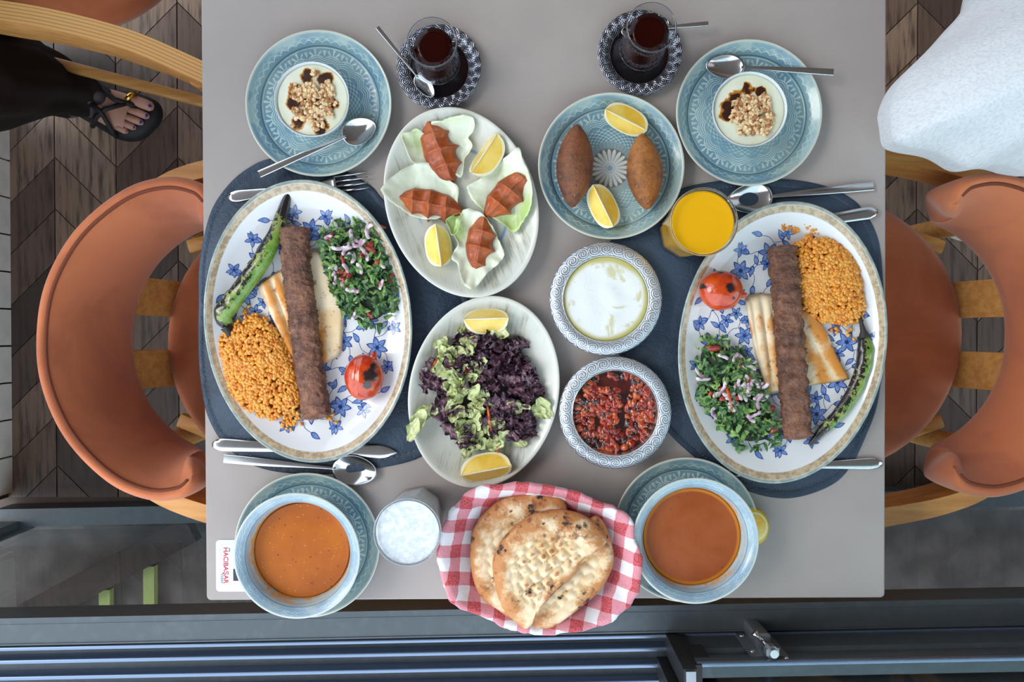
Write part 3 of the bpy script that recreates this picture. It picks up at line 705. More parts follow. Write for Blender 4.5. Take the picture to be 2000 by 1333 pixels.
PLATE = [(0, .005), (.3, .005), (.6, .0052), (.78, .0062), (.815, .0075), (.835, .0105), (.9, .0145), (.965, .0188), (.985, .0204), (.997, .0200), (1.0, .0188), (.985, .0165), (.9, .0105), (.8, .0055), (.7, .0012), (.62, 0), (.58, 0), (.56, .0012), (0, .0012)]
plate_me = MB().lathe(PLATE, 112, 0.100).mesh('plate', m_blue)
def plate(label, px, py, z=TZ, rz=0.0):
    p = pp(px, py, 0.02); o = bpy.data.objects.new('patterned_plate', plate_me); COL.objects.link(o); o.location = (p.x, p.y, z); o.rotation_euler = (0, 0, rz)
    return tag(o, label, 'plate', 'round blue patterned plates')
pl_dl = plate('round blue patterned plate under the left pudding cup', 621.7, 201.5, TZ, 0.1)
pl_dr = plate('round blue patterned plate under the right pudding cup', 1463.5, 220, TZ, 0.5)
pl_k = plate('round blue patterned plate holding two brown stuffed croquettes', 1193.5, 325, MT, 0.05)
pl_sl = plate('round blue patterned plate under the left soup bowl', 599.5, 1066, TZ, 0.3)
pl_sr = plate('round blue patterned plate under the right soup bowl', 1341, 1036, TZ, 0.8)

BOWL = [(0, .0105), (.45, .0105), (.62, .013), (.74, .024), (.79, .040), (.815, .052), (.85, .0575), (.9, .0605), (.96, .063), (.99, .064), (1.0, .0630), (.995, .061), (.9, .055), (.86, .046), (.82, .030), (.74, .012), (.62, .002), (.56, 0), (.52, 0), (.5, .002), (0, .002)]
m_soup = Mat('lentil_soup', rough=0.35, spec=0.3)
_v = m_soup.voro(130); _k = m_soup.noise(60, 3)
_c = m_soup.mix(m_soup.noise(14, 4).st(0.35, 0.7), (174, 92, 4), (156, 78, 6))
_c = m_soup.mix(_v.st(0.22, 0.10)*_k.st(0.48, 0.56)*0.85, _c, (84, 46, 22)); _c = m_soup.mix(m_soup.voro(210).st(0.2, 0.1)*_k.st(0.52, 0.45)*0.6, _c, (232, 160, 80))
m_soup.color(_c); m_soup.bump(m_soup.noise(220, 3), 0.12, 0.0008)
m_soup2 = Mat('tomato_soup', rough=0.35, spec=0.3)
_c = m_soup2.mix(m_soup2.noise(20, 4, dist=0.6).st(0.35, 0.7), (154, 78, 36), (142, 66, 18))
_c = m_soup2.mix(m_soup2.voro(110).st(0.22, 0.10)*m_soup2.noise(60, 3).st(0.52, 0.6)*0.8, _c, (96, 54, 34))
_r, _t = m_soup2.polar(0.0655, 0.0655); m_soup2.color(m_soup2.mix(_r.band(0.93, 1.1, 0.02)*0.8, _c, (190, 116, 20))); m_soup2.bump(m_soup2.noise(120, 3, dist=0.8), 0.2, 0.001)
bowl_me = MB().lathe(BOWL, 96, 0.0832).mesh('bowl', m_bowlg)
def soup(label, lab2, px, py, ms, fill, pl, rz):
    p = pp(px, py, 0.069); o = bpy.data.objects.new('soup_bowl', bowl_me); COL.objects.link(o); o.location = (p.x, p.y, TZ+0.0053); o.rotation_euler = (0, 0, rz)
    tag(o, label, 'bowl', 'blue soup bowls')
    rr = {0.036: 0.0642, 0.040: 0.0655}[fill]
    b = MB().lathe([(0, fill), (.3, fill+.0004), (.6, fill-.0002), (.9, fill), (.97, fill+.0003), (1.0, fill+.0008), (.98, fill-.003), (0.8, .0145), (0.6, 0.0136), (0, .0112)], 72, rr)
    tag(b.obj('soup', ms, None, (p.x, p.y, TZ+0.0053)), lab2, 'soup')
soup('blue glazed bowl of orange lentil soup at bottom left', 'bright orange lentil soup in the left bowl', 579.3, 1086.7, m_soup, 0.036, pl_sl, 0.2)
soup('blue glazed bowl of brick red soup beside the bread basket', 'brick red tomato soup in the right bowl', 1359, 1057.5, m_soup2, 0.040, pl_sr, 1.2)

COUPE = [(0, .0065), (.3, .0065), (.55, .007), (.7, .0092), (.82, .0145), (.9, .0195), (.955, .0232), (.982, .0242), (.997, .0236), (1.0, .0222), (.98, .0195), (.8, .008), (.64, .001), (.6, 0), (.54, 0), (.5, .0015), (0, .0015)]
coupe_me = MB().lathe(COUPE, 112, 0.1022, 0.1325).mesh('oval_dish', m_cel)
def coupe_z(f): 
    for (a, za), (b_, zb) in zip(COUPE[:9], COUPE[1:9]):
        if a <= f <= b_: return za+(zb-za)*(f-a)/(b_-a)
    return .0242
def oval(label, px, py, rz, z):
    p = pp(px, py, 0.024); o = bpy.data.objects.new('oval_dish', coupe_me); COL.objects.link(o); o.location = (p.x, p.y, z); o.rotation_euler = (0, 0, rz)
    return tag(o, label, 'dish', 'pale oval dishes')
OV1 = oval('pale speckled oval dish holding four ridged bulgur patties on lettuce', 901, 396, radians(19), MT)
OV2 = oval('pale speckled oval dish holding the mixed leaf salad', 945, 766, radians(-12), MT)

PLAT = [(0, .006), (.4, .006), (.7, .0062), (.78, .0075), (.86, .0125), (.92, .0188), (.925, .0193), (.972, .0235), (.988, .0245), (.998, .0238), (1.0, .0225), (.985, .020), (.85, .0085), (.7, .001), (.66, 0), (.62, 0), (.58, .0015), (0, .0015)]
def plat_z(f):
    for (a, za), (b_, zb) in zip(PLAT[:9], PLAT[1:9]):
        if a <= f <= b_: return za+(zb-za)*(f-a)/(b_-a)
    return .0245
PA, PB = 0.1418, 0.1935
plat_me = MB().lathe(PLAT, 128, PA, PB).mesh('platter', m_porc)
def print_mesh():
    b = MB(); rng = random.Random(5)
    def Z(x, y, k): return plat_z(min(sqrt((x/PA)**2+(y/PB)**2), 0.99))+0.00012*k
    def poly(pts, cx, cy, mi, k):
        n = len(pts); b.add([(cx, cy, Z(cx, cy, k))]+[((cx+x)/2, (cy+y)/2, Z((cx+x)/2, (cy+y)/2, k)) for x, y in pts]+[(x, y, Z(x, y, k)) for x, y in pts],
              [(0, 1+i, 1+(i+1) % n) for i in range(n)]+[(1+i, 1+n+i, 1+n+(i+1) % n, 1+(i+1) % n) for i in range(n)], mi)
    def leaf(x, y, a, L):
        w = L*0.26; pts = []
        for i in range(9): t = i/8; pts.append((t*L, w*sin(pi*t**0.75)*(1-0.25*t)+0.12*L*t*t))
        for i in range(7, 0, -1): t = i/8; pts.append((t*L, -w*0.85*sin(pi*t**0.9)+0.12*L*t*t))
        R = [(x+p*cos(a)-q*sin(a), y+p*sin(a)+q*cos(a)) for p, q in pts]
        cx, cy = sum(p[0] for p in R)/len(R), sum(p[1] for p in R)/len(R)
        poly(R, cx, cy, 0, 1); poly([(cx+(p[0]-cx)*0.76, cy+(p[1]-cy)*0.76) for p in R], cx, cy, 1, 2)
    def flower(x, y, a, r, n):
        for k in range(n):
            q = a+2*pi*k/n; pts = []
            for i in range(10): t = 2*pi*i/10; pts.append((r*0.55+r*0.5*cos(t), r*0.30*sin(t)*(1-0.15*cos(t))))
            pts[0] = (r*1.16, 0)
            R = [(x+p*cos(q)-s*sin(q), y+p*sin(q)+s*cos(q)) for p, s in pts]
            cx, cy = x+r*0.5*cos(q), y+r*0.5*sin(q)
            poly(R, cx, cy, 0, 3); poly([(cx+(p[0]-cx)*0.76, cy+(p[1]-cy)*0.76) for p in R], cx, cy, 1, 4)
        for k in range(n): q = a+2*pi*(k+0.5)/n; stem([(x, y), (x+r*0.45*cos(q-0.3), y+r*0.45*sin(q-0.3))], 0.0006, 5)
        poly([(x+r*0.2*cos(t*0.8), y+r*0.2*sin(t*0.8)) for t in range(8)], x, y, 0, 5)
    def stem(pts, w, k=1):
        S = spline(pts, 5, False); vs = []
        for i, p in enumerate(S):
            d = (S[min(i+1, len(S)-1)]-S[max(i-1, 0)]).normalized()
            for s in (-1, 1): x, y = p.x-d.y*w*s/2, p.y+d.x*w*s/2; vs.append((x, y, Z(x, y, k)))
        b.add(vs, [(2*i, 2*i+1, 2*i+3, 2*i+2) for i in range(len(S)-1)], 0)
    def sprig(x, y, a, s, m):
        def g(p, q): q *= m; return (x+s*(p*cos(a)-q*sin(a)), y+s*(p*sin(a)+q*cos(a)))
        st = 0.00075
        stem([g(0, 0), g(.012, .006), g(.024, .006), g(.034, .014)], st); stem([g(0, 0), g(-.010, .010), g(-.020, .010), g(-.030, .018)], st)
        stem([g(.012, .006), g(.017, -.004), g(.024, -.009)], st); stem([g(-.010, .010), g(-.006, .019), g(.002, .024)], st); stem([g(0, 0), g(-.006, -.012), g(-.014, -.016)], st)
        flower(*g(0, 0), a+0.4*m, 0.0128*s, 6)
        leaf(*g(.024, .006), a+0.9*m, 0.0163*s); leaf(*g(.024, -.009), a-0.9*m, 0.0163*s); leaf(*g(.002, .024), a+0.6*m, 0.0156*s); leaf(*g(-.014, -.016), a+3.7*m, 0.0163*s)
        leaf(*g(-.020, .010), a+pi+0.9*m, 0.0143*s)
        flower(*g(.034, .014), a+1.0, 0.0088*s, 5); flower(*g(-.030, .018), a+0.2, 0.0088*s, 5)
    for i in range(14):
        t = 2*pi*i/14+0.1; r = 0.66
        sprig(PA*r*cos(t), PB*r*sin(t), atan2(PB*cos(t), -PA*sin(t)), 1.08, 1 if i % 2 else -1)
    for i in range(7):
        t = 2*pi*i/7+0.4; sprig(PA*0.34*cos(t), PB*0.34*sin(t), t+pi/2, 0.95, -1 if i % 2 else 1)
    for k in range(4): leaf(0.0, 0.0, k*pi/2+0.7, 0.028)
    flower(0, 0, 0.2, 0.016, 8)
    return b.mesh('flower_print', [m_p1, m_p2])
print_me = print_mesh()
def platter(label, px, py, rz):
    p = pp(px, py, 0.027); o = bpy.data.objects.new('oval_platter', plat_me); COL.objects.link(o); o.location = (p.x, p.y, MT); o.rotation_euler = (0, 0, rz)
    q = bpy.data.objects.new('flower_print', print_me); COL.objects.link(q); q.parent = o
    return tag(o, label, 'platter', 'blue flowered oval platters')
PL1 = platter('large oval platter with blue flowers on the left placemat', 601, 628.5, radians(5))
PL2 = platter('large oval platter with blue flowers on the right placemat', 1529.5, 670, radians(-7.5))
FZ = MT+0.0066               # eating surface of the platters

# engraved tin dishes
DISH = [(0, .010), (.5, .010), (.68, .0115), (.73, .018), (.748, .027), (.757, .0295), (.775, .0300)]
RIM = [(.772, .0298), (.80, .0310), (.88, .0312), (.95, .0298), (.985, .0275), (1.0, .0262), (.992, .0248), (.95, .0268), (.86, .0280), (.79, .0262), (.775, .018), (.70, .004), (.66, 0), (.6, 0), (.56, .002), (0, .002)]
m_yog = Mat('yoghurt_dip', rough=0.35, coat=0.2, sss=0.1)
_n = m_yog.noise(34, 3, 0.5, dist=1.2); _r, _t = m_yog.polar(0.0572, 0.0572)
_oil = (_n.st(0.54, 0.66)*0.6).max((_r+(m_yog.noise(16, 2)-0.5)*0.22).st(0.84, 0.98)*0.9)
_c = m_yog.mix(_oil, (226, 230, 230), (186, 176, 84)); m_yog.color(m_yog.mix(m_yog.voro(170).st(0.10, 0.05)*m_yog.noise(70, 2).st(0.5, 0.6)*0.6, _c, (110, 120, 110)))
m_yog.bump(m_yog.noise(30, 2, dist=1.5), 0.3, 0.003)
m_sauce = Mat('dark_pepper_sauce', rough=0.12, coat=0.6); m_sauce.color(m_sauce.mix(m_sauce.noise(40, 3).st(0.45, 0.7), (36, 15, 16), (80, 25, 20)))
m_sred = Mat('chopped_red_pepper', rough=0.18, coat=0.5); m_sred.color(m_sred.mix(m_sred.noise(60, 3).st(0.35, 0.65), (160, 40, 20), (104, 28, 20)))
m_sora = Mat('chopped_tomato', rough=0.18, coat=0.5); m_sora.color(m_sora.mix(m_sora.noise(70, 3).st(0.35, 0.65), (188, 82, 32), (146, 48, 24)))
m_sblk = Mat('charred_pepper', (52, 26, 26), 0.2, coat=0.5)
m_sgrn = Mat('chopped_herb', (124, 118, 52), 0.35)
def tin(label, px, py):
    p = pp(px, py, 0.030); t = thing('tin_dish', label, 'dish', (p.x, p.y, TZ+0.0006), 0, 'engraved tin dishes')
    R = 0.0768
    MB().lathe(RIM, 96, R).obj('engraved_rim', m_eng, t); MB().lathe(DISH+[(.77, .0296), (.745, .026), (.70, .010), (.5, .008), (0, .008)], 96, R).obj('well', m_tin, t); return p
p = tin('engraved tin dish filled with white yoghurt dip', 1183.5, 584)
YR = 0.0768*0.745
def yz(u, v):
    r = u*1.0; a = 2*pi*v; z = 0.0262+0.0018*(1-r*r)*(nz(cos(a)*r*2.2, sin(a)*r*2.2, 3)+0.3)+0.0010*r*sin(r*9+a*1.0)*(1-r)
    return (YR*r*cos(a), YR*r*sin(a), z)
b = MB().grid(26, 72, yz, wv=True); n0 = 25*72
b.add([(YR*.97*cos(2*pi*k/72), YR*.97*sin(2*pi*k/72), 0.0125) for k in range(72)], [tuple(range(72))[::-1]])
b.f += [(n0+k, n0+72+k, n0+72+(k+1) % 72, n0+(k+1) % 72) for k in range(72)]; b.mi += [0]*72
tag(b.obj('yoghurt_dip', m_yog, None, (p.x, p.y, TZ)), 'white yoghurt dip with a yellow oil ring and dark specks', 'dip')
p = tin('engraved tin dish filled with chunky red pepper relish', 1202, 807)
b = MB().lathe([(0, .0195), (.6, .019), (.97, .0188), (1.0, .0192), (.98, .016), (.9, .0122), (0, .0118)], 64, 0.0768*0.742, mi=0)
rng = random.Random(3)
for i in range(620):
    r = sqrt(rng.random())*0.0535; a = rng.uniform(0, 2*pi); x, y = r*cos(a), r*sin(a)
    gap = nz(x*38, y*38, 7)
    if gap < -0.30: continue
    s = rng.uniform(0.0026, 0.0058); mi = rng.choices((1, 2, 3, 4), (5, 4, 2.2, 0.5))[0]
    if mi == 4: s *= 0.5
    sd_ = rng.uniform(0, 99)
    b.ball((x, y, 0.0188+gap*0.004+rng.uniform(0, .0012)), (s*rng.uniform(.8, 1.5), s*rng.uniform(.7, 1.2), s*0.62), 9, 6, mi, M=T(x, y, 0) @ rot(rz=rng.uniform(0, 6)) @ T(-x, -y, 0), fn=lambda d: 1+0.6*noise.noise(d*1.7+Vector((sd_, 0, 0))))
tag(b.obj('pepper_relish', [m_sauce, m_sred, m_sora, m_sblk, m_sgrn], None, (p.x, p.y, TZ)), 'chunky dark red chopped pepper relish in oil in a tin dish', 'relish', kind='stuff')

# pudding cups
m_cup = Mat('white_enamel', rough=0.2, coat=0.4); m_cup.color(m_cup.mix(m_cup.noise(40, 3), (216, 220, 222), (200, 208, 212)))
m_pud = Mat('milk_pudding', rough=0.3, sss=0.15, coat=0.2)
_n = m_pud.noise(38, 4, 0.6, dist=0.4); _bm = m_pud.attr('b')
_c = m_pud.mix(m_pud.noise(20, 3).st(0.35, 0.65), (222, 224, 206), (214, 216, 190))
_s = _bm+(_n-0.5)*2.6-0.18
_c = m_pud.mix(_s.st(0.42, 0.6), _c, (190, 120, 30)); m_pud.color(m_pud.mix(_s.st(0.58, 0.80), _c, (54, 26, 18)))
m_nut = Mat('chopped_hazelnut', rough=0.6); m_nut.color(m_nut.ramp(m_nut.noise(170, 3), [(0.3, (160, 110, 66)), (0.45, (214, 180, 134)), (0.62, (232, 206, 164))]))
m_nutb = Mat('toasted_hazelnut', rough=0.6); m_nutb.color(m_nutb.mix(m_nutb.noise(150, 3), (186, 132, 80), (140, 86, 46)))
CUP = [(0, .004), (.55, .004), (.72, .008), (.86, .022), (.95, .038), (.985, .0445), (1.0, .0452), (1.012, .0445), (.985, .038), (.9, .020), (.76, .005), (.60, 0), (0, 0)]
def pudding(label, lab2, px, py, pl, sauce, nuts, seed, rpx):
    p = pp(px, py, 0.0505); z0 = TZ+0.0054; R = 0.0493
    tag(MB().lathe(CUP, 72, R).obj('pudding_cup', m_cup, None, (p.x, p.y, z0)), label, 'cup', 'white pudding cups')
    def fn(u, v):
        r = u; a = 2*pi*v; x, y = R*.962*r*cos(a), R*.962*r*sin(a); s = 0.0
        for sx, sy, sr in sauce: s = max(s, 1.15-((x-sx)**2+(y-sy)**2)/(sr*sr))
        return (x, y, 0.0408+0.0006*nz(x*80, y*80, seed)-0.0005*(1 if r > .98 else 0)), max(s, -0.5)
    b = MB().grid(22, 64, fn, wv=True, attrs=('b',)); n0 = 21*64
    b.add([(R*.86*cos(2*pi*k/64), R*.86*sin(2*pi*k/64), 0.024) for k in range(64)], [tuple(range(64))[::-1]]); b.f += [(n0+k, n0+64+k, n0+64+(k+1) % 64, n0+(k+1) % 64) for k in range(64)]; b.mi += [0]*64
    t = tag(b.obj('milk_pudding', m_pud, None, (p.x, p.y, z0)), lab2, 'pudding', 'milk puddings with nuts')
    b = MB(); rng = random.Random(seed); cx, cy, rx, ry = nuts
    for i in range(560):
        r = sqrt(rng.random()); a = rng.uniform(0, 2*pi); x, y = cx+rx*r*cos(a), cy+ry*r*sin(a)
        if nz(x*60, y*60, seed+3)+0.62-r*0.85 < -0.15: continue
        s = rng.uniform(.0017, .0032); q = rng.uniform(0, 99); lay = max(0, 1-r)*0.007*rng.random()
        b.ball((0, 0, 0), (s*rng.uniform(1, 1.6), s, s*0.75), 6, 4, rng.choice((0, 0, 0, 1)), M=T(x, y, 0.0415+s*0.5+lay) @ rot(rng.uniform(-.8, .8), rng.uniform(-.8, .8), rng.uniform(0, 6)), fn=lambda d: 1+0.5*noise.noise(d*1.4+Vector((q, 0, 0))))
    b.obj('chopped_nuts', [m_nut, m_nutb], t, smooth=False)['kind'] = 'stuff'
pudding('white pudding cup on the left blue plate', 'milk pudding with a tall nut pile over brown syrup, left cup', 608.6, 193.5, pl_dl, [(-.022, .012, .017), (-.006, .030, .015), (.018, .026, .015), (.027, -.006, .014), (.014, -.034, .016), (-.020, -.028, .016), (-.026, -.004, .014), (0, 0, .026)], (.002, -.001, .030, .039), 4, 73)
pudding('white pudding cup on the right blue plate', 'milk pudding with dark syrup left of its nut pile, right cup', 1465, 213, pl_dr, [(-.028, .006, .016), (-.018, .018, .014), (-.002, .026, .013), (-.030, -.008, .013), (.016, .022, .011), (-.010, .008, .016)], (.004, -.007, .0295, .034), 9, 72)

# tea glasses on saucers
SAU_R = [(.70, .0075), (.74, .009), (.82, .0115), (.93, .0135), (.985, .0142), (1.0, .0136), (.99, .0125), (.9, .011), (.72, .006)]
SAU_W = [(0, .0035), (.45, .0035), (.60, .0042), (.68, .0065), (.71, .0078), (.70, .0062), (.58, .001), (.52, 0), (0, 0)]
m_tea = Mat('black_tea', (52, 8, 4), 0.02, trans=0.5, ior=1.25)
TG = [(0, .006), (.55, .006), (.80, .010), (.94, .018), (.985, .028), (.93, .040), (.80, .052), (.755, .062), (.79, .074), (.90, .086), (1.0, .094)]
def wall(prof, t, R):
    """closed glass wall: outer profile then inner back to the axis"""
    out = [(0, 0)]+[(.62, 0), (.66, .002)]+[(r, z) for r, z in prof[2:]]
    inn = [(r-t/R, z) for r, z in prof[::-1]][:-1]
    top = prof[-1]; return out+[(top[0]-t*0.3/R, top[1]+.0008), (top[0]-t*0.7/R, top[1]+.0008)]+inn+[(0, prof[0][1])]
def tea(lab_s, lab_g, px, py, gx, gy):
    p = pp(px, py, 0.013); t = thing('tea_saucer', lab_s, 'saucer', (p.x, p.y, TZ), 0, 'engraved tea saucers'); R = 0.0583
    MB().lathe(SAU_R, 80, R).obj('engraved_rim', m_tea_s, t); MB().lathe(SAU_W, 80, R).obj('well', m_saucer, t)
    q = pp(gx, gy, 0.098); g = thing('tea_glass', lab_g, 'glass', (q.x, q.y, TZ+0.0038), 0, 'tulip tea glasses'); R = 0.0318
    MB().lathe(wall(TG, 0.0013, R), 64, R).obj('glass_wall', m_clear, g)
    MB().tube([((R-.0006)*cos(2*pi*k/64), (R-.0006)*sin(2*pi*k/64), .0944) for k in range(65)], 0.0011, 8, cap=False).obj('rim', m_bead, g)
    MB().tube([((R*.95)*cos(2*pi*k/64), (R*.95)*sin(2*pi*k/64), .020) for k in range(65)], 0.0007, 6, cap=False).obj('foot_rim', m_bead, g)
    prof = [(0, .0068)]+[(r-0.0016/R, z) for r, z in TG[1:-2]]+[(.80, .0785), (.77, .0788), (.5, .0786), (0, .0786)]
    prof = [(0, .0068), (.5, .0068), (.745, .0106), (.885, .0185), (.93, .028), (.875, .040), (.745, .052), (.70, .062), (.735, .074), (.775, .0785), (.5, .0785), (0, .0785)]
    tag(MB().lathe(prof[::-1], 64, R).obj('tea', m_tea, None, (q.x, q.y, TZ+0.0038)), 'dark red tea in the '+('left' if px < 1000 else 'right')+' tulip glass', 'tea')
tea('engraved metal saucer under the left tea glass', 'tulip glass of dark tea, left of the two, at the table top', 857, 131, 844, 83)
tea('engraved metal saucer under the right tea glass', 'tulip glass of dark tea, right of the two, at the table top', 1250, 103, 1272.5, 54)

# tumblers
m_juice = Mat('orange_juice', (234, 174, 6), 0.12, sss=0.2, coat=0.3)
m_ayran = Mat('frothy_yoghurt_drink', rough=0.55, sss=0.2)
_n = m_ayran.noise(150, 3, 0.6); m_ayran.color(m_ayran.mix(_n.st(0.4, 0.62), (200, 208, 216), (220, 226, 232))); m_ayran.bump(_n, 0.4, 0.002)
def facet(p, r, t):
    x, y, z = p; k = min(max((0.095-z)/0.02, 0), 1)
    s = pi/4; u = ((t+s/2) % s)-s/2; q = cos(s/2)/cos(u)*1.035
    f = 1+(q-1)*k; return (x*f, y*f, z)
def tumbler(label, labd, kind, px, py, mat, fill, z0):
    p = pp(px, py, 0.131); g = thing('tumbler', label, 'glass', (p.x, p.y, z0), 0.2, 'faceted tumblers')
    RT, RB, H = 0.0418, 0.0335, 0.1275
    def R(z): return RB+(RT-RB)*(z/H)**0.9
    zs = [0.002, .012, .03, .05, .07, .085, .095, .105, .118, H]
    prof = [(0, 0), (RB-.002, 0)]+[(R(z), z) for z in zs]+[(RT-.0008, H+.0010), (RT-.0018, H+.0008)]+[(R(z)-.0024, z) for z in zs[::-1] if z > .008]+[(RB-.004, .009), (0, .008)]
    MB().lathe(prof, 64, 1.0, fn=facet).obj('glass_wall', m_clear, g)
    MB().tube([((RT-.0009)*cos(2*pi*k/64), (RT-.0009)*sin(2*pi*k/64), H+.0002) for k in range(65)], 0.0013, 8, cap=False).obj('rim', m_bead, g)
    zf = [.0105, .03, .05, .07, .085, .095, .105, .115]; zf = [z for z in zf if z < fill]+[fill]
    pr = [(0, .0086), (RB-.0045, .0092)]+[(R(z)-.0020, z) for z in zf]+[(R(fill)-.004, fill-.0004), (0.02, fill-.0006), (0, fill-.0006)]
    tag(MB().lathe(pr, 64, 1.0, fn=facet).obj(kind, mat, None, (p.x, p.y, z0), 0.2), labd, 'drink')
tumbler('faceted tumbler full of orange juice', 'orange juice filling the tumbler by the right platter', 'orange_juice', 1375, 433.5, m_juice, 0.120, MT)
tumbler('faceted tumbler full of frothy white yoghurt drink', 'frothy white yoghurt drink by the bread basket', 'yoghurt_drink', 795, 1042, m_ayran, 0.123, TZ)

# ------------------------------------------------------------------ cutlery
def bar(b, x0, x1, w, th, z, n=10, rnd=True, arch=0.0):
    """flat handle along +x; w(u) half width, z(u) height"""
    def fn(u, v):
        a = 2*pi*v; c, s = cos(a), sin(a); c = abs(c)**0.7*(1 if c > 0 else -1); s = abs(s)**0.7*(1 if s > 0 else -1)
        return (x0+(x1-x0)*u, w(u)*c, z(u)+th*s)
    b.grid(n, 14, fn, wv=True); k = len(b.v)
    b.f += [tuple(range(k-n*14, k-n*14+14)), tuple(range(k-14, k))[::-1]]; b.mi += [0, 0]
def dish_bowl(b, x0, L, w, depth, z0, th=0.0007):
    """spoon bowl along +x from x0"""
    def s(u, v, off):
        a = 2*pi*v; r = u; X = L/2*(1+r*cos(a)); Wd = w*(1+0.18*(-r*cos(a)))
        return (x0+X, r*sin(a)*Wd, z0-depth*(1-r*r)+off+0.0*X)
    b.grid(12, 40, lambda u, v: s(u, v, th), wv=True); b.grid(12, 40, lambda u, v: s(1-u, v, -th if u > 0.01 else 0), wv=True)
    n = 40; o = len(b.v)-2*12*n; b.f += [(o+11*n+k, o+12*n+k, o+12*n+(k+1) % n, o+11*n+(k+1) % n) for k in range(n)]; b.mi += [0]*n
def lay(t, A, B, za, zb, roll=0):
    """put a thing built along +x from the handle end: A handle-end pixel, B tip pixel, at heights za, zb"""
    a, b = pp(*A, za-TZ), pp(*B, zb-TZ); d = b-a
    t.location = a; t.rotation_euler = (roll, -atan2(d.z, sqrt(d.x**2+d.y**2)), atan2(d.y, d.x)); return d.length
def spoon(label, A, B, za, zb, hw=0.0055, bw=0.0195, bl=0.06, square=True, th=0.0012, group='dessert and soup spoons', roll=0, name='spoon'):
    t = thing(name, label, 'spoon', group=group); L = lay(t, A, B, za, zb, roll)
    b = MB(); xn = L-bl+0.004
    w = (lambda u: hw*(1-0.62*u**1.6)) if square else (lambda u: hw*(0.42+0.58*min(max(1-(0.16-u)/0.16, 0), 1)**0.5)*(1-0.7*u**1.4) if u < 0.16 else hw*(1-0.7*u**1.4))
    bar(b, 0, xn, w, th, lambda u: 0.0015+0.002*sin(pi*u)*1.0+0.004*u*u, 16); b.obj('handle', m_steel, t, sharp=60)
    b = MB(); dish_bowl(b, L-bl, bl, bw, bw*0.42, 0.0062); b.obj('bowl', m_steel, t); return t
def knife(label, A, B, za, zb, hw=0.0098):
    t = thing('table_knife', label, 'knife', group='table knives'); L = lay(t, A, B, za, zb); b = MB(); h = L*0.47
    bar(b, 0, h, lambda u: hw*(0.35+0.65*min(u/0.10, 1)**0.5)*(1-0.35*u), 0.0030, lambda u: 0.0032, 22); b.obj('handle', m_steel, t)
    b = MB(); bar(b, h-0.003, L, lambda u: 0.0098*(0.72+0.28*u)*(1-max((u-0.78)/0.22, 0)**2.2*0.94), 0.0009, lambda u: 0.0030, 26); b.obj('blade', m_steel, t, sharp=50); return t
def fork(label, A, B, za, zb, hw=0.0095):
    t = thing('table_fork', label, 'fork', group='table forks'); L = lay(t, A, B, za, zb); b = MB(); h = L-0.078
    bar(b, 0, h, lambda u: hw*(0.35+0.65*min(u/0.12, 1)**0.5)*(1-0.68*u**0.8), 0.0015, lambda u: 0.0018+0.003*u*u, 22); b.obj('handle', m_steel, t)
    hd = MB(); bar(hd, h-0.002, h+0.032, lambda u: 0.0032+0.0095*u**0.8, 0.0010, lambda u: 0.0048-0.003*sin(pi*u*0.8), 12); hd = hd.obj('head', m_steel, t)
    for y in (-0.0108, -0.0036, 0.0036, 0.0108): MB().tube([(h+0.030, y*0.95, 0.0026), (h+0.055, y*1.0, 0.0032), (L, y*1.02, 0.0075)], [0.0022, 0.0018, 0.0008], 8, flat=0.6).obj('tine', m_steel, hd)
    return t
fork('table fork under the top edge of the left platter', (446, 386), (721, 353), MT, MT)
knife('table knife under the bottom edge of the left platter', (417, 868), (776, 884), MT, MT)
spoon('large square-handled spoon below the left platter', (438, 896), (738, 922), MT+.0005, MT, 0.0062, 0.021, 0.062)
spoon('dessert spoon resting on the left pudding plate', (507, 341), (735, 244), TZ+.022, TZ+.012, 0.0052, 0.0182, 0.049)
spoon('dessert spoon lying behind the right pudding cup', (1627, 142), (1377, 131), TZ+.021, TZ+.0125, 0.0048, 0.0165, 0.052)
spoon('large square-handled spoon above the right platter', (1705, 364), (1419, 394), MT+.0005, MT, 0.0062, 0.021, 0.062)
knife('table knife at the top of the right platter, only its handle showing', (1711, 414), (1375, 470), MT, MT)
fork('table fork under the bottom edge of the right platter', (1721, 905), (1414, 914), MT, MT)
spoon('dark thin teaspoon leaning on the left tea saucer', (737, 54), (846, 190), TZ+.030, TZ+.008, 0.0030, 0.0105, 0.036, group='teaspoons', name='teaspoon')
spoon('thin teaspoon behind the right tea glass', (1383, 47), (1213, 66), TZ+.018, TZ+.011, 0.0034, 0.0105, 0.034, group='teaspoons', name='teaspoon')

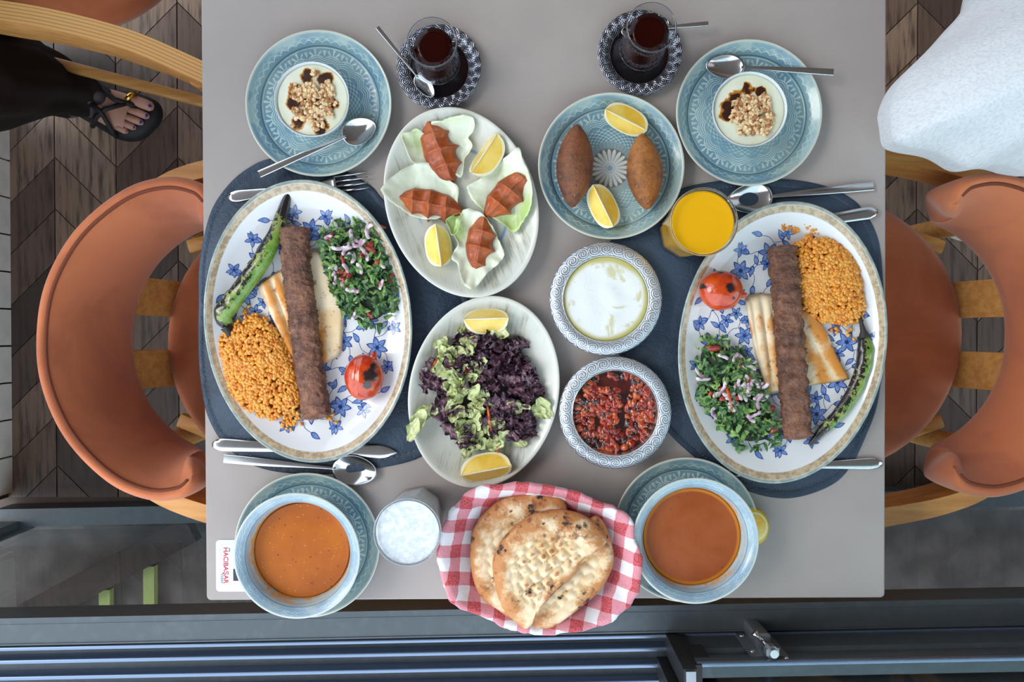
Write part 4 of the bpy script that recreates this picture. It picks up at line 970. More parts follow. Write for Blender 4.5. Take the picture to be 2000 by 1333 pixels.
# the printed table card
m_card = Mat('white_card', (214, 220, 226), 0.35); m_red = Mat('red_print', (190, 28, 56), 0.5); m_ink = Mat('dark_print', (46, 50, 60), 0.5)
A, B = pp(422, 1055), pp(505, 1156)
t = thing('table_card', 'white printed card on the table, partly under the left soup plate', 'card', (A.x, B.y, TZ+0.0002))
w, h = B.x-A.x, A.y-B.y; r = 0.005
out = [(cx+r*cos(radians(a+k*22.5)), cy+r*sin(radians(a+k*22.5))) for cx, cy, a in ((w-r, h-r, 0), (r, h-r, 90), (r, r, 180), (w-r, r, 270)) for k in range(5)]
n = len(out); MB().add([(x, y, 0) for x, y in out]+[(x, y, 0.0006) for x, y in out], [tuple(range(n))[::-1], tuple(range(n, 2*n))]+[(i, (i+1) % n, n+(i+1) % n, n+i) for i in range(n)]).obj('card', m_card, t, smooth=False)
def text(s, px, py, length, mat, name, squash=1.0):
    cu = bpy.data.curves.new('tmp', 'FONT'); cu.body = s; cu.size = 0.01; cu.extrude = 0; cu.offset = 0.0002 if mat is m_red else 0.0
    o = bpy.data.objects.new('tmp', cu); COL.objects.link(o); dg = bpy.context.evaluated_depsgraph_get(); me = bpy.data.meshes.new_from_object(o.evaluated_get(dg)); bpy.data.objects.remove(o)
    xs = [v.co.x for v in me.vertices]; k = length/(max(xs)-min(xs)); x0 = min(xs)
    p = pp(px, py)
    for v in me.vertices: X, Y = (v.co.x-x0)*k, v.co.y*k*squash; v.co = (Y, -X, 0)
    me.materials.clear(); me.materials.append(mat.mat); o = bpy.data.objects.new(name, me); COL.objects.link(o); o.parent = t
    o.location = (p.x-A.x, p.y-B.y, 0.00075)
text('HACIBAŞAR', 437.2, 1070, 71/1400, m_red, 'red_lettering', 1.0)
text('KEBAP', 432.0, 1122, 18/1400, m_ink, 'small_lettering', 1.0)
for k in range(3):
    q = pp(448.6, 1072+k*2.6); MB().box(q.x-A.x-0.0007, q.x-A.x+0.0007, q.y-B.y-0.0006, q.y-B.y+0.0006, 0.0006, 0.0008).obj('tiny_lettering', m_ink, t, smooth=False)
p = pp(456, 1135); MB().box(p.x-A.x, p.x-A.x+0.02, p.y-B.y, p.y-B.y+0.017, 0.0006, 0.0008).obj('dark_print', m_ink, t, smooth=False)
p = pp(434, 1065); MB().lathe([(0, .0008), (1, .0008)], 8, 0.0005, M=T(p.x-A.x, p.y-B.y, 0)).obj('red_dot', m_red, t)
# ------------------------------------------------------------------ food
m_kebab = Mat('minced_kebab', rough=0.45, coat=0.12)
_n = m_kebab.noise(110, 5, 0.7); _n2 = m_kebab.noise(30, 4); _n3 = m_kebab.noise(330, 3, 0.7)
_c = m_kebab.ramp(_n*0.6+_n2*0.4, [(0.36, (62, 40, 34)), (0.46, (104, 66, 50)), (0.55, (134, 88, 66)), (0.66, (164, 114, 84))])
m_kebab.color(m_kebab.mix(_n3.st(0.55, 0.75)*0.7, _c, (60, 40, 36))); m_kebab.bump(_n+_n3*0.7, 1.0, 0.0035)
def kebab_mesh(px, w, seed, ridge):
    P = spline([pp(x, y, FZ-TZ+0.010) for x, y in px], 12, False); c = sum(P, Vector())/len(P); m = len(P); NV = 40
    def fn(u, v):
        i = u*(m-1); k = min(int(i), m-2); p = P[k].lerp(P[k+1], i-k)-c; d = (P[k+1]-P[k]).normalized(); s = Vector((d.y, -d.x, 0))
        a = 2*pi*v; e = min(u, 1-u); end = min(1, e/0.022)**0.5 if e < 0.022 else 1.0; end = max(end, 0.05)
        q = Vector((cos(a), sin(a), 0)); k1 = 1+0.09*nz(u*14+seed, q.x*1.2, q.y*1.2)+0.12*nz(u*42, q.x*3.5+seed, q.y*3.5)+0.12*nz(u*110+seed, q.x*8, q.y*8)
        k1 += ridge*0.07*sin(u*2*pi*13+q.x*1.6)*(q.y > -0.2)
        W = w*end*k1; X = abs(q.x)**0.8*(1 if q.x > 0 else -1); Y = abs(q.y)**0.8*(1 if q.y > 0 else -1)
        return (p.x+s.x*W*X, p.y+s.y*W*X, w*0.62*k1*(0.25+0.75*end)*Y)
    b = MB().grid(170, NV, fn, wv=True); b.f += [tuple(range(NV)), tuple(range(169*NV, 170*NV))[::-1]]; b.mi += [0, 0]
    return b, c
b, c = kebab_mesh([(579, 443), (582, 532), (594, 622), (605, 712), (622, 819)], 0.0192, 1.3, 0.25)
tag(b.obj('minced_kebab', m_kebab, None, (c.x, c.y, FZ+0.0160)), 'long brown minced meat kebab across the left platter', 'kebab')
b, c = kebab_mesh([(1522, 480), (1533, 569), (1540, 662), (1547, 756), (1555, 858)], 0.0190, 8.1, 1.0)
tag(b.obj('minced_kebab', m_kebab, None, (c.x, c.y, FZ+0.0160)), 'long ridged minced meat kebab across the right platter', 'kebab')

m_pep = Mat('grilled_green_pepper', rough=0.22, coat=0.5)
_n = m_pep.noise(70, 4, 0.65); _n2 = m_pep.noise(150, 4, 0.7); _b = m_pep.attr('b')
_c = m_pep.mix(_n.st(0.4, 0.6), (96, 140, 44), (124, 158, 64)); _c = m_pep.mix((_b+(_n-0.5)*1.6).st(0.45, 0.7)*0.8, _c, (146, 150, 84))
_c = m_pep.mix((_b*0.75+(_n2-0.5)*2.0+(m_pep.noise(24, 2)-0.5)*1.2).st(0.42, 0.56), _c, (34, 28, 30)); m_pep.color(_c); m_pep.bump(_n2, 0.5, 0.0015)
m_char = Mat('charred_stem', (46, 42, 40), 0.6)
def pepper(label, px, rad, stem, side, tipchar):
    z0 = FZ; P = spline([pp(x, y, FZ-TZ+0.010) for x, y in px], 10, False); c = sum(P, Vector())/len(P); m = len(P)
    R = [max(v[0], 0.0015) for v in spline([(r/1430, 0) for r in rad], 10, False)]
    def fn(u, v):
        i = int(round(u*(m-1))); p = P[i]-c; d = (P[min(i+1, m-1)]-P[max(i-1, 0)]).normalized(); s = Vector((d.y, -d.x, 0)); a = 2*pi*v
        w = 1+0.10*nz(u*14, cos(a)*1.3, sin(a)*1.3)+0.05*nz(u*40, cos(a)*3, sin(a)*3); r = R[i]*w
        sd = cos(a)*side
        b_ = max(min(0.38+0.50*sd+0.22*(sin(a) > 0.2)*(sd > -0.4), 1), 0)
        if u > tipchar: b_ = max(b_, 0.75+1.2*(u-tipchar)/(1-tipchar))
        if u < 0.10: b_ = max(b_, 0.42)
        return (p.x+s.x*r*cos(a), p.y+s.y*r*cos(a), z0+R[i]*0.85+r*0.85*sin(a)+0.004*u), b_
    t = thing('green_pepper', label, 'pepper', (c.x, c.y, 0))
    b = MB().grid(m, 26, fn, wv=True, attrs=('b',)); b.f += [tuple(range(26)), tuple(range((m-1)*26, m*26))[::-1]]; b.mi += [0, 0]; b.obj('flesh', m_pep, t)
    S = [pp(x, y, FZ-TZ+0.012)-c for x, y in stem]; MB().tube([(p.x, p.y, FZ+0.013-0.001*i) for i, p in enumerate(S)], [0.0085, 0.004, 0.0028, 0.0022, 0.0018][:len(S)], 10).obj('stem', m_char, t)
pepper('blistered green pepper along the upper left of the left platter', [(443, 638), (437, 615), (454, 590), (487, 546), (518, 500), (543, 445), (556, 400), (567, 360)], [12, 19, 19, 18, 18, 14, 10, 3], [(443, 640), (447, 652), (452, 668), (457, 682)], -1, 0.72)
pepper('charred green pepper along the lower right of the right platter', [(1688, 657), (1690, 680), (1685, 718), (1668, 764), (1636, 811), (1606, 842), (1583, 871)], [11, 15, 15, 14, 12, 9, 4], [(1688, 660), (1686, 646), (1683, 632), (1681, 618)], 1, 0.78)

m_tom = Mat('grilled_tomato', rough=0.16, coat=0.7)
_n = m_tom.noise(40, 3, 0.6, dist=1.0); _w = m_tom.noise(1.0, 3, 0.6, src=m_tom.map((60, 60, 300), (0.4, 0.3, 0)), dist=1.0); _b = m_tom.attr('b')
_c = m_tom.mix(_n.st(0.4, 0.65), (200, 70, 14), (178, 42, 18)); _m = m_tom.noise(150, 3, 0.7); _c = m_tom.mix((_b+(_m-0.5)*1.2).st(0.25, 0.6)*0.6, _c, (120, 40, 24)); m_tom.color(m_tom.mix((_b+(_m-0.5)*1.3+(_n-0.5)*0.8).st(0.55, 0.8), _c, (44, 28, 28))); m_tom.bump(_w, 0.35, 0.002)
def tomato(label, px, py, rx, ry, char, nub, crease):
    p = pp(px, py, FZ-TZ+0.02); t = thing('grilled_tomato', label, 'tomato', (p.x, p.y, FZ)); s = 1470.0
    RX, RY, RZ = rx/s, ry/s, 0.0205
    ch = [((a-px)/s, (py-b)/s, r/s) for a, b, r in char]
    def fn(u, v):
        th = pi*u; a = 2*pi*v; d = Vector((sin(th)*cos(a), sin(th)*sin(a), cos(th)))
        k = 1+0.035*nz(d.x*2, d.y*2, d.z*2)+0.012*nz(d.x*9, d.y*9, d.z*9)
        x, y, z = d.x*RX*k, d.y*RY*k, RZ*0.96+d.z*RZ*k*(0.96 if d.z < 0 else 1)
        b_ = max([1.2-((x-cx)**2+(y-cy)**2)/(r*r)*0.75 for cx, cy, r in ch]+[0]) if d.z > -0.1 else 0
        if crease and d.z > 0: z -= 0.0016*math.exp(-((x+0.008-0.1*y)/0.0016)**2)
        return (x, y, z), b_
    MB().grid(34, 48, fn, wv=True, attrs=('b',)).obj('flesh', m_tom, t)
    nx, ny = (nub[0]-px)/s, (py-nub[1])/s; MB().tube([(nx*0.75, ny*0.75, RZ), (nx*0.95, ny*0.95, RZ), (nx*1.06, ny*1.06, RZ+0.001)], [0.007, 0.0045, 0.003], 9).obj('stem_end', m_tom, t)
tomato('grilled red tomato with a black scorch on the left platter', 711, 737, 39, 46, [(728, 732, 16), (722, 752, 9), (733, 716, 8)], (732, 690), True)
tomato('round orange grilled tomato with a scorch mark on the right platter', 1408.5, 568, 43, 40, [(1420, 563, 11), (1427, 584, 4), (1404, 528, 9), (1368, 560, 7)], (1456, 577), False)

# flatbread pieces under the kebabs, and the loaves
m_flat = Mat('flatbread', rough=0.7)
_n = m_flat.noise(45, 4, 0.6); _n2 = m_flat.noise(16, 3); _b = m_flat.attr('b')
_c = m_flat.mix((_n2*0.6+_n*0.4).st(0.42, 0.66), (232, 214, 184), (222, 192, 146)); _c = m_flat.mix((_b+(_n-0.5)*0.9).st(0.35, 0.8), _c, (206, 134, 52))
m_flat.color(m_flat.mix(m_flat.noise(90, 3).st(0.62, 0.74)*0.7, _c, (150, 92, 44))); m_flat.bump(_n, 0.3, 0.002)
def flatbread(label, px, ax, n, amp, stain):
    P = [pp(x, y, FZ-TZ+0.006) for x, y in px]; c = sum(P, Vector())/len(P); out = []
    Q = [(p.x-c.x, p.y-c.y) for p in P]
    for i in range(len(Q)):
        a, b_ = Q[i], Q[(i+1) % len(Q)]
        for k in range(5): out.append((a[0]+(b_[0]-a[0])*k/5, a[1]+(b_[1]-a[1])*k/5))
    A = radians(ax); 
    def top(x, y, f):
        v = -x*sin(A)+y*cos(A); g = abs(sin(pi*n*v))
        q = stain(x+c.x, y+c.y); return amp*(g-0.5)*(1-f**6)*0.9+0.0010*nz(x*60, y*60), q*(0.6+0.8*g)
    tag(MB().cushion(out, top, rings=9, th=0.0065, edge=6).obj('flatbread_piece', m_flat, None, (c.x, c.y, FZ+0.0018)), label, 'bread')
flatbread('ridged flatbread piece stained orange, left of the left kebab', [(500, 557), (520, 543), (537, 532), (560, 522), (580, 560), (588, 640), (586, 722), (573, 712), (560, 685), (528, 618)], -70, 62, 0.005, lambda x, y: 0.56)
flatbread('pale smooth flatbread piece, right of the left kebab', [(595, 489), (607, 487), (618, 485), (632, 505), (650, 555), (667, 592), (671, 618), (667, 685), (659, 698), (632, 712), (610, 712), (598, 640), (594, 560)], -75, 9, 0.001, lambda x, y: 0.9*max(0, 1-abs(x-pp(632, 0).x)/0.017) if y < pp(0, 600).y else 0.05)
flatbread('folded pale flatbread strip, left of the right kebab', [(1456, 585), (1466, 575), (1490, 573), (1515, 575), (1522, 620), (1527, 686), (1530, 768), (1520, 769), (1496, 773), (1482, 714), (1468, 648)], -82, 72, 0.005, lambda x, y: 0.42 if y < pp(0, 615).y else 0.0)
flatbread('golden blistered flatbread piece, right of the right kebab', [(1552, 600), (1565, 600), (1585, 611), (1608, 635), (1622, 658), (1636, 695), (1661, 742), (1636, 747), (1580, 755), (1556, 757), (1550, 686)], -60, 40, 0.0030, lambda x, y: 0.55)

# bulgur
m_bul = [Mat('bulgur_grain', (232, 154, 50), 0.32, coat=0.3), Mat('bulgur_grain_deep', (212, 122, 32), 0.32, coat=0.3), Mat('bulgur_grain_pale', (232, 164, 74), 0.34, coat=0.3)]
for m in m_bul: m.set(sss=0.15)
m_bbase = Mat('bulgur_base', (150, 74, 20), 0.6)
def polyR(out):
    A = sorted((atan2(y, x), sqrt(x*x+y*y)) for x, y in out)
    def R(a):
        for i in range(len(A)):
            a0, r0 = A[i-1]; a1, r1 = A[i]
            if i == 0: a0 -= 2*pi
            if a0 <= a <= a1: return r0+(r1-r0)*(a-a0)/max(a1-a0, 1e-6)
        a0, r0 = A[-1]; a1, r1 = A[0]; return r0+(r1-r0)*(a-a0)/max(a1+2*pi-a0, 1e-6)
    return R
def bulgur(label, px, loose, H, seed):
    P = [pp(x, y, FZ-TZ+0.006) for x, y in px]; c = sum(P, Vector())/len(P); out = [(p.x, p.y) for p in spline([(p.x-c.x, p.y-c.y) for p in P], 5)]
    R = polyR(out); rng = random.Random(seed); b = MB()
    b.cushion([(x*0.93, y*0.93) for x, y in out], lambda x, y, f: 0.0015*nz(x*90, y*90), rings=8, th=H*0.80, edge=2.2, mi=3, base=0.0)
    def grain(x, y, z, s):
        b.ball((0, 0, 0), (s*1.35, s*0.95, s*0.85), 7, 5, rng.choices((0, 1, 2), (6, 3, 2))[0], M=T(x, y, z) @ rot(rng.uniform(-.9, .9), rng.uniform(-.9, .9), rng.uniform(0, 6.3)))
    for i in range(1700):
        a = rng.uniform(-pi, pi); f = sqrt(rng.random())*1.0; r = R(a)*f; x, y = r*cos(a), r*sin(a)
        if f > 0.9 and rng.random() < 0.35: continue
        z = H*0.82*(max(1-f**2.2, 0))**(1/2.2)+0.0015*nz(x*90, y*90)+rng.uniform(0, 0.0026)
        grain(x, y, z+0.0012, rng.uniform(0.0026, 0.0034))
    for X, Y, k in loose:
        q = pp(X, Y, FZ-TZ+0.002)-c
        for i in range(k): grain(q.x+rng.gauss(0, .0045), q.y+rng.gauss(0, .004), 0.0022+rng.uniform(0, .002), 0.0025)
    tag(b.obj('bulgur_pilaf', m_bul+[m_bbase], None, (c.x, c.y, FZ)), label, 'pilaf', kind='stuff')
bulgur('orange bulgur pilaf heaped at the lower left of the left platter', [(426, 668), (440, 650), (470, 622), (510, 614), (538, 638), (560, 681), (578, 712), (590, 770), (592, 800), (565, 818), (515, 818), (472, 797), (443, 757), (434, 703)], [(480, 610, 6), (520, 828, 10), (560, 828, 14), (578, 820, 12), (600, 815, 6), (428, 665, 6), (457, 783, 1), (655, 822, 2), (640, 812, 3)], 0.020, 11)
bulgur('orange bulgur pilaf heaped at the upper right of the right platter', [(1547, 478), (1571, 462), (1598, 462), (1636, 474), (1662, 500), (1679, 532), (1684, 569), (1688, 607), (1664, 638), (1631, 634), (1604, 628), (1571, 605), (1552, 565), (1548, 513)], [(1536, 446, 9), (1552, 452, 9), (1580, 442, 6), (1604, 446, 4), (1633, 457, 1), (1590, 455, 10), (1632, 650, 5), (1660, 648, 4), (1660, 670, 1)], 0.019, 23)

# chopped herb salads with onion and tomato
m_par = [Mat('parsley', rough=0.4), Mat('parsley_dark', rough=0.4)]
for m, a, b_ in ((m_par[0], (92, 134, 66), (138, 172, 96)), (m_par[1], (52, 90, 52), (86, 124, 72))): m.color(m.mix(m.noise(120, 3).st(0.35, 0.65), a, b_))
m_oni = Mat('red_onion', rough=0.3, coat=0.3, sss=0.1); m_oni.color(m_oni.mix(m_oni.noise(70, 3).st(0.38, 0.62), (224, 208, 216), (184, 146, 170))); 
m_tpc = Mat('chopped_tomato_piece', rough=0.25, coat=0.4); m_tpc.color(m_tpc.mix(m_tpc.noise(80, 3), (176, 62, 48), (140, 52, 50)))
m_cas = Mat('orange_pepper_strip', (214, 92, 28), 0.3, coat=0.4)
m_sbase = Mat('salad_base', (44, 62, 38), 0.7)
def frag(b, M, L, rng, mi):
    n = 11; pts = []; k = rng.choice((2, 3))
    for i in range(n):
        a = 2*pi*i/n; r = L*0.5*(0.72+0.28*cos(k*a+1))*rng.uniform(.85, 1.1); pts.append((r*cos(a)*1.25, r*sin(a)*0.8))
    cv = rng.uniform(-14, 14)*0.5/L*0.01
    b.add([(0, 0, L*0.10)]+[(x, y, cv*40*x*x+L*0.06*sin(5*i)) for i, (x, y) in enumerate(pts)], [(0, 1+i, 1+(i+1) % n) for i in range(n)], mi, M)
def herb_salad(label, px, H, seed, n_on, n_to):
    P = [pp(x, y, FZ-TZ+0.008) for x, y in px]; c = sum(P, Vector())/len(P); out = [(p.x, p.y) for p in spline([(p.x-c.x, p.y-c.y) for p in P], 4)]
    R = polyR(out); rng = random.Random(seed); t = thing('herb_salad', label, 'salad', (c.x, c.y, FZ))
    MB().cushion([(x*.86, y*.86) for x, y in out], lambda x, y, f: 0.003*nz(x*50, y*50, seed), rings=6, th=H*0.72, edge=2.2).obj('salad_base', m_sbase, t)
    def spot(fm=1.0):
        a = rng.uniform(-pi, pi); f = sqrt(rng.random())*fm; r = R(a)*f; return r*cos(a), r*sin(a), H*0.78*(max(1-f**2.2, 0.02))**0.45+0.002
    b = MB()
    for i in range(520):
        x, y, z = spot(1.02); L = rng.uniform(0.006, 0.016)
        frag(b, T(x, y, z+rng.uniform(0, .006)) @ rot(rng.gauss(0, .5), rng.gauss(0, .5), rng.uniform(0, 6.3)), L, rng, rng.choice((0, 0, 1, 1, 1)))
    b.obj('chopped_parsley', m_par, t, smooth=False)['kind'] = 'stuff'
    for i in range(n_on):
        x, y, z = spot(0.95); r = rng.uniform(0.009, 0.017); a0 = rng.uniform(0, 6.3); sp = rng.uniform(1.0, 1.9)
        pts = [(r*cos(a0+sp*k/9)-r*cos(a0+sp/2), r*sin(a0+sp*k/9)-r*sin(a0+sp/2), 0.001*sin(k)) for k in range(10)]
        MB().tube(pts, [0.0012]+[0.0027]*8+[0.0011], 8, flat=0.4, M=T(x, y, z+0.0065) @ rot(rng.gauss(0, .3), rng.gauss(0, .3), 0)).obj('onion_slice', m_oni, t)
    for i in range(n_to):
        x, y, z = spot(0.9); s = rng.uniform(0.0040, 0.0062); q = rng.uniform(0, 9)
        MB().ball((0, 0, 0), (s*rng.uniform(1.3, 2.0), s*0.8, s*0.7), 10, 7, M=T(x, y, z+0.0030) @ rot(rng.gauss(0, .3), rng.gauss(0, .3), rng.uniform(0, 6.3)), fn=lambda d: 1+0.3*noise.noise(d*1.3+Vector((q, 0, 0)))).obj('tomato_piece', m_tpc, t)
    return t, c, spot
t, c, sp = herb_salad('chopped parsley, onion and tomato salad on the left platter', [(622, 470), (645, 440), (690, 426), (732, 440), (750, 480), (768, 540), (778, 588), (748, 636), (706, 636), (668, 602), (645, 550), (628, 505)], 0.021, 4, 24, 16)
q = pp(741, 443, FZ-TZ+.006)-c; MB().tube([(q.x-.009, q.y+.001, .008), (q.x, q.y, .010), (q.x+.010, q.y-.002, .009)], [0.002, 0.0035, 0.001], 8, flat=0.5).obj('pepper_strip', m_cas, t)
t, c, sp = herb_salad('chopped parsley and sumac onion salad on the right platter', [(1362, 668), (1389, 658), (1415, 662), (1436, 681), (1466, 706), (1484, 748), (1499, 782), (1519, 812), (1524, 846), (1505, 876), (1436, 876), (1408, 846), (1392, 811), (1369, 790), (1362, 732)], 0.020, 9, 34, 14)
q = pp(1425, 780, FZ-TZ+.02)-c; MB().tube([(q.x-.004, q.y+.018, .0215), (q.x-.002, q.y+.004, .0245), (q.x+.004, q.y-.018, .0225)], [0.0022, 0.0026, 0.0014], 8, flat=0.5).obj('pepper_strip', m_cas, t)

# ridged bulgur patties on lettuce
def ovl(o, a, b): 
    """surface height of an oval dish at a world point"""
    d = Vector((a-o.location.x, b-o.location.y)); r = -o.rotation_euler.z; x, y = d.x*cos(r)-d.y*sin(r), d.x*sin(r)+d.y*cos(r)
    return coupe_z(min(sqrt((x/.1022)**2+(y/.1325)**2), 0.99))+o.location.z
m_let = Mat('iceberg_lettuce', rough=0.35, sss=0.15, coat=0.15)
_f = m_let.attr('f'); _b = m_let.attr('b'); _n = m_let.noise(22, 4, 0.6)
_c = m_let.mix((_b+(_n-0.5)*1.1).st(0.3, 0.85), (222, 228, 206), (178, 204, 128)); m_let.color(m_let.mix(m_let.noise(1.0, 3, src=m_let.map((160, 20, 20), (0, 0, 0.6))).st(0.55, 0.7)*0.4, _c, (236, 238, 226))); m_let.bump(_n+m_let.noise(90, 3), 0.3, 0.003)
Z3 = lambda x, y: (740+x/3.173, 180+y/3.173)
def lettuce(label, zp, lift, seed, green, amp=0.004):
    px = [Z3(*p) for p in zp]; P = [pp(x, y, 0.014) for x, y in px]; c = sum(P, Vector())/len(P)
    out = [(p.x, p.y) for p in spline([(p.x-c.x, p.y-c.y) for p in P], 7)]; n = len(out)
    R = MB(); vs, fa, ba = [], [], []; NR = 12
    for i in range(NR+1):
        f = i/NR
        for k, (x, y) in enumerate(out):
            w = 1+0.035*f*f*nz(x*190, y*190, seed); X, Y = x*f*w, y*f*w
            z = ovl(OV1, X+c.x, Y+c.y)+lift+0.0025+amp*(nz(X*34, Y*34, seed)+0.4)*1.1+amp*f**3*0.9*nz(X*95, Y*95, seed+4)+0.006*f**5
            vs.append((X, Y, z)); fa.append(f); ba.append(green(X, Y, f))
    R.add(vs, [(i*n+k, (i+1)*n+k, (i+1)*n+(k+1) % n, i*n+(k+1) % n) for i in range(NR) for k in range(n)], 0, f=fa, b=ba)
    o = R.obj('lettuce_leaf', m_let, None, (c.x, c.y, 0)); s = o.modifiers.new('thickness', 'SOLIDIFY'); s.thickness = 0.0007; s.offset = 1
    tag(o, label, 'lettuce')
lettuce('pale lettuce leaf under the top patty, ruffled towards the lemon', [(330, 210), (400, 195), (440, 178), (520, 168), (580, 172), (596, 215), (585, 255), (556, 290), (580, 335), (560, 380), (530, 420), (515, 525), (470, 510), (430, 420), (370, 300)], 0.0005, 1, lambda x, y, f: 0.15+0.2*f)
lettuce('small green lettuce leaf left of the top patty', [(155, 287), (200, 268), (250, 248), (310, 300), (340, 380), (342, 440), (280, 452), (225, 450), (195, 410), (170, 345)], 0.0008, 2, lambda x, y, f: 0.65-0.2*f)
lettuce('wide pale lettuce leaf under the left patty', [(35, 622), (70, 570), (120, 522), (210, 457), (280, 448), (345, 450), (400, 520), (450, 560), (492, 595), (490, 680), (440, 760), (330, 795), (220, 775), (130, 720), (60, 670)], 0.002, 3, lambda x, y, f: 0.12+0.3*min(max(x/0.04, 0), 1))
lettuce('long yellow green lettuce leaf under the right patty', [(550, 592), (620, 548), (700, 480), (770, 425), (860, 372), (890, 430), (930, 530), (947, 620), (940, 720), (900, 800), (842, 872), (780, 830), (715, 790), (650, 740), (575, 665)], 0.001, 4, lambda x, y, f: 0.35+0.5*min(max((-y)/0.03, 0), 1)*f)
lettuce('crumpled lettuce leaf under the bottom patty', [(530, 737), (585, 735), (650, 770), (710, 850), (750, 940), (776, 1015), (740, 1070), (690, 1110), (640, 1170), (592, 1226), (540, 1205), (510, 1140), (490, 1070), (456, 1040), (470, 990), (495, 950), (468, 880), (480, 810), (500, 780)], 0.003, 5, lambda x, y, f: 0.2+0.5*min(max(-x/0.02, 0), 1)*min(max(y/0.02+.3, 0), 1), 0.0065)
lettuce('thin shredded green lettuce strip beside the lower lemon', [(420, 800), (460, 770), (500, 755), (520, 775), (505, 830), (485, 880), (455, 890), (440, 850)], 0.005, 6, lambda x, y, f: 0.9)
m_cig = Mat('spiced_bulgur_patty', rough=0.42, coat=0.15)
_n = m_cig.noise(120, 4, 0.65); _n2 = m_cig.noise(36, 3)
_c = m_cig.mix((_n*0.5+_n2*0.5).st(0.38, 0.62), (176, 86, 32), (140, 58, 22)); m_cig.color(m_cig.mix(m_cig.voro(150).st(0.16, 0.06)*m_cig.noise(50, 2).st(0.55, 0.7), _c, (70, 34, 24))); m_cig.bump(_n, 0.4, 0.0012)
def patty(label, A, B, W, n, flip, seed, lift):
    a, b_ = pp(*Z3(*A), 0.026), pp(*Z3(*B), 0.026); c = (a+b_)/2; L = (b_-a).length/2; an = atan2(b_.y-a.y, b_.x-a.x); W = W/3.173/1440/2
    NU, NV = 61, 27
    def fn(u, v):
        s = 2*u-1; t = 2*v-1; fr = (u*n) % 1.0 if u < 1 else 0.0; val = 1-abs(2*fr-1)**1.7         # 0 on a ridge, 1 in a valley
        w = W*max(1-abs(s)**2.6, 0.0)**0.5*(0.85+0.15*cos(s*2))
        side = t*flip
        ext = 1.0
        if side > 0: ext = 0.78+0.36*(1-val)**1.5*min(1, (1-abs(s))*6)
        else: ext = 0.92+0.06*(1-val)
        y = t*w*ext; x = s*L+0.10*L*(1-val)*side*0.5
        h = 0.0205*max(1-abs(s)**4, 0)**0.5*(1-abs(t)**2.4)**0.6
        h *= 0.70+0.30*(1-val)**1.3
        h += 0.0032*math.exp(-((t-0.05*flip)/0.12)**2)*(1-abs(s)**3) - 0.002*math.exp(-((abs(t)-0.5)/0.2)**2)*val
        h += 0.0012*nz(x*80, y*80, seed)
        return (x, y*(1+0.05*nz(x*60, seed)), max(h, 0))
    b = MB().grid(NU, NV, fn); z = ovl(OV1, c.x, c.y)+lift
    o = b.obj('bulgur_patty', m_cig, None, (c.x, c.y, z), an); s = o.modifiers.new('thickness', 'SOLIDIFY'); s.thickness = 0.0015; s.offset = -1
    tag(o, label, 'patty', 'ridged bulgur patties')
patty('reddish ridged bulgur patty at the top of the oval dish', (300, 165), (450, 550), 225, 4, 1, 1, 0.004)
patty('reddish ridged bulgur patty at the left of the oval dish', (108, 645), (520, 735), 200, 4, -1, 2, 0.005)
patty('reddish ridged bulgur patty at the right of the oval dish', (665, 770), (935, 485), 205, 3.6, -1, 3, 0.005)
patty('reddish ridged bulgur patty at the bottom of the oval dish', (655, 765), (600, 1100), 195, 3.4, 1, 4, 0.007)

# croquettes
def kibbeh_mat(nm, c0, c1, c2):
    m = Mat(nm, rough=0.55); a = m.noise(160, 4, 0.7); g = m.noise(20, 3)*0.6+a*0.4
    c = m.mix(g.st(0.38, 0.58), c0, c1); c = m.mix(g.st(0.50, 0.66)*0.85, c, c2); m.color(m.mix(m.voro(150).st(0.16, 0.06)*m.noise(40, 2).st(0.5, 0.6)*0.8, c, (206, 150, 84))); m.bump(a+m.noise(420, 2)*0.6, 0.7, 0.0022); return m
def kibbeh(label, A, B, W, seed, mt):
    a, b_ = pp(*A, 0.026), pp(*B, 0.026); c = (a+b_)/2; L = (b_-a).length/2; an = atan2(b_.y-a.y, b_.x-a.x); R = W/2/1440
    def fn(u, v):
        s = 2*u-1; q = 2*pi*v; r = R*(max(cos(s*pi/2), 0)**0.70*0.97+0.03)*(1-max(abs(s)-0.97, 0)/0.03*0.9)
        r *= 1+0.05*nz(s*3, cos(q)*1.2, sin(q)*1.2+seed)+0.02*nz(s*14, cos(q)*5, sin(q)*5+seed)
        return (s*L, r*cos(q), r*sin(q)*0.92)
    b = MB().grid(56, 36, fn, wv=True); b.f += [tuple(range(36)), tuple(range(55*36, 56*36))[::-1]]; b.mi += [0, 0]
    tag(b.obj('stuffed_croquette', mt, None, (c.x, c.y, MT+0.0055+R*0.90), an), label, 'croquette', 'stuffed croquettes')
kibbeh('darker brown pointed stuffed croquette, left of the plate centre', (1127, 244), (1117, 407), 72, 1, kibbeh_mat('dark_fried_crust', (128, 72, 38), (98, 56, 34), (62, 36, 28)))
kibbeh('golden brown pointed stuffed croquette, right of the plate centre', (1253, 262), (1263, 411), 70, 5, kibbeh_mat('golden_fried_crust', (164, 102, 42), (130, 78, 34), (88, 54, 32)))

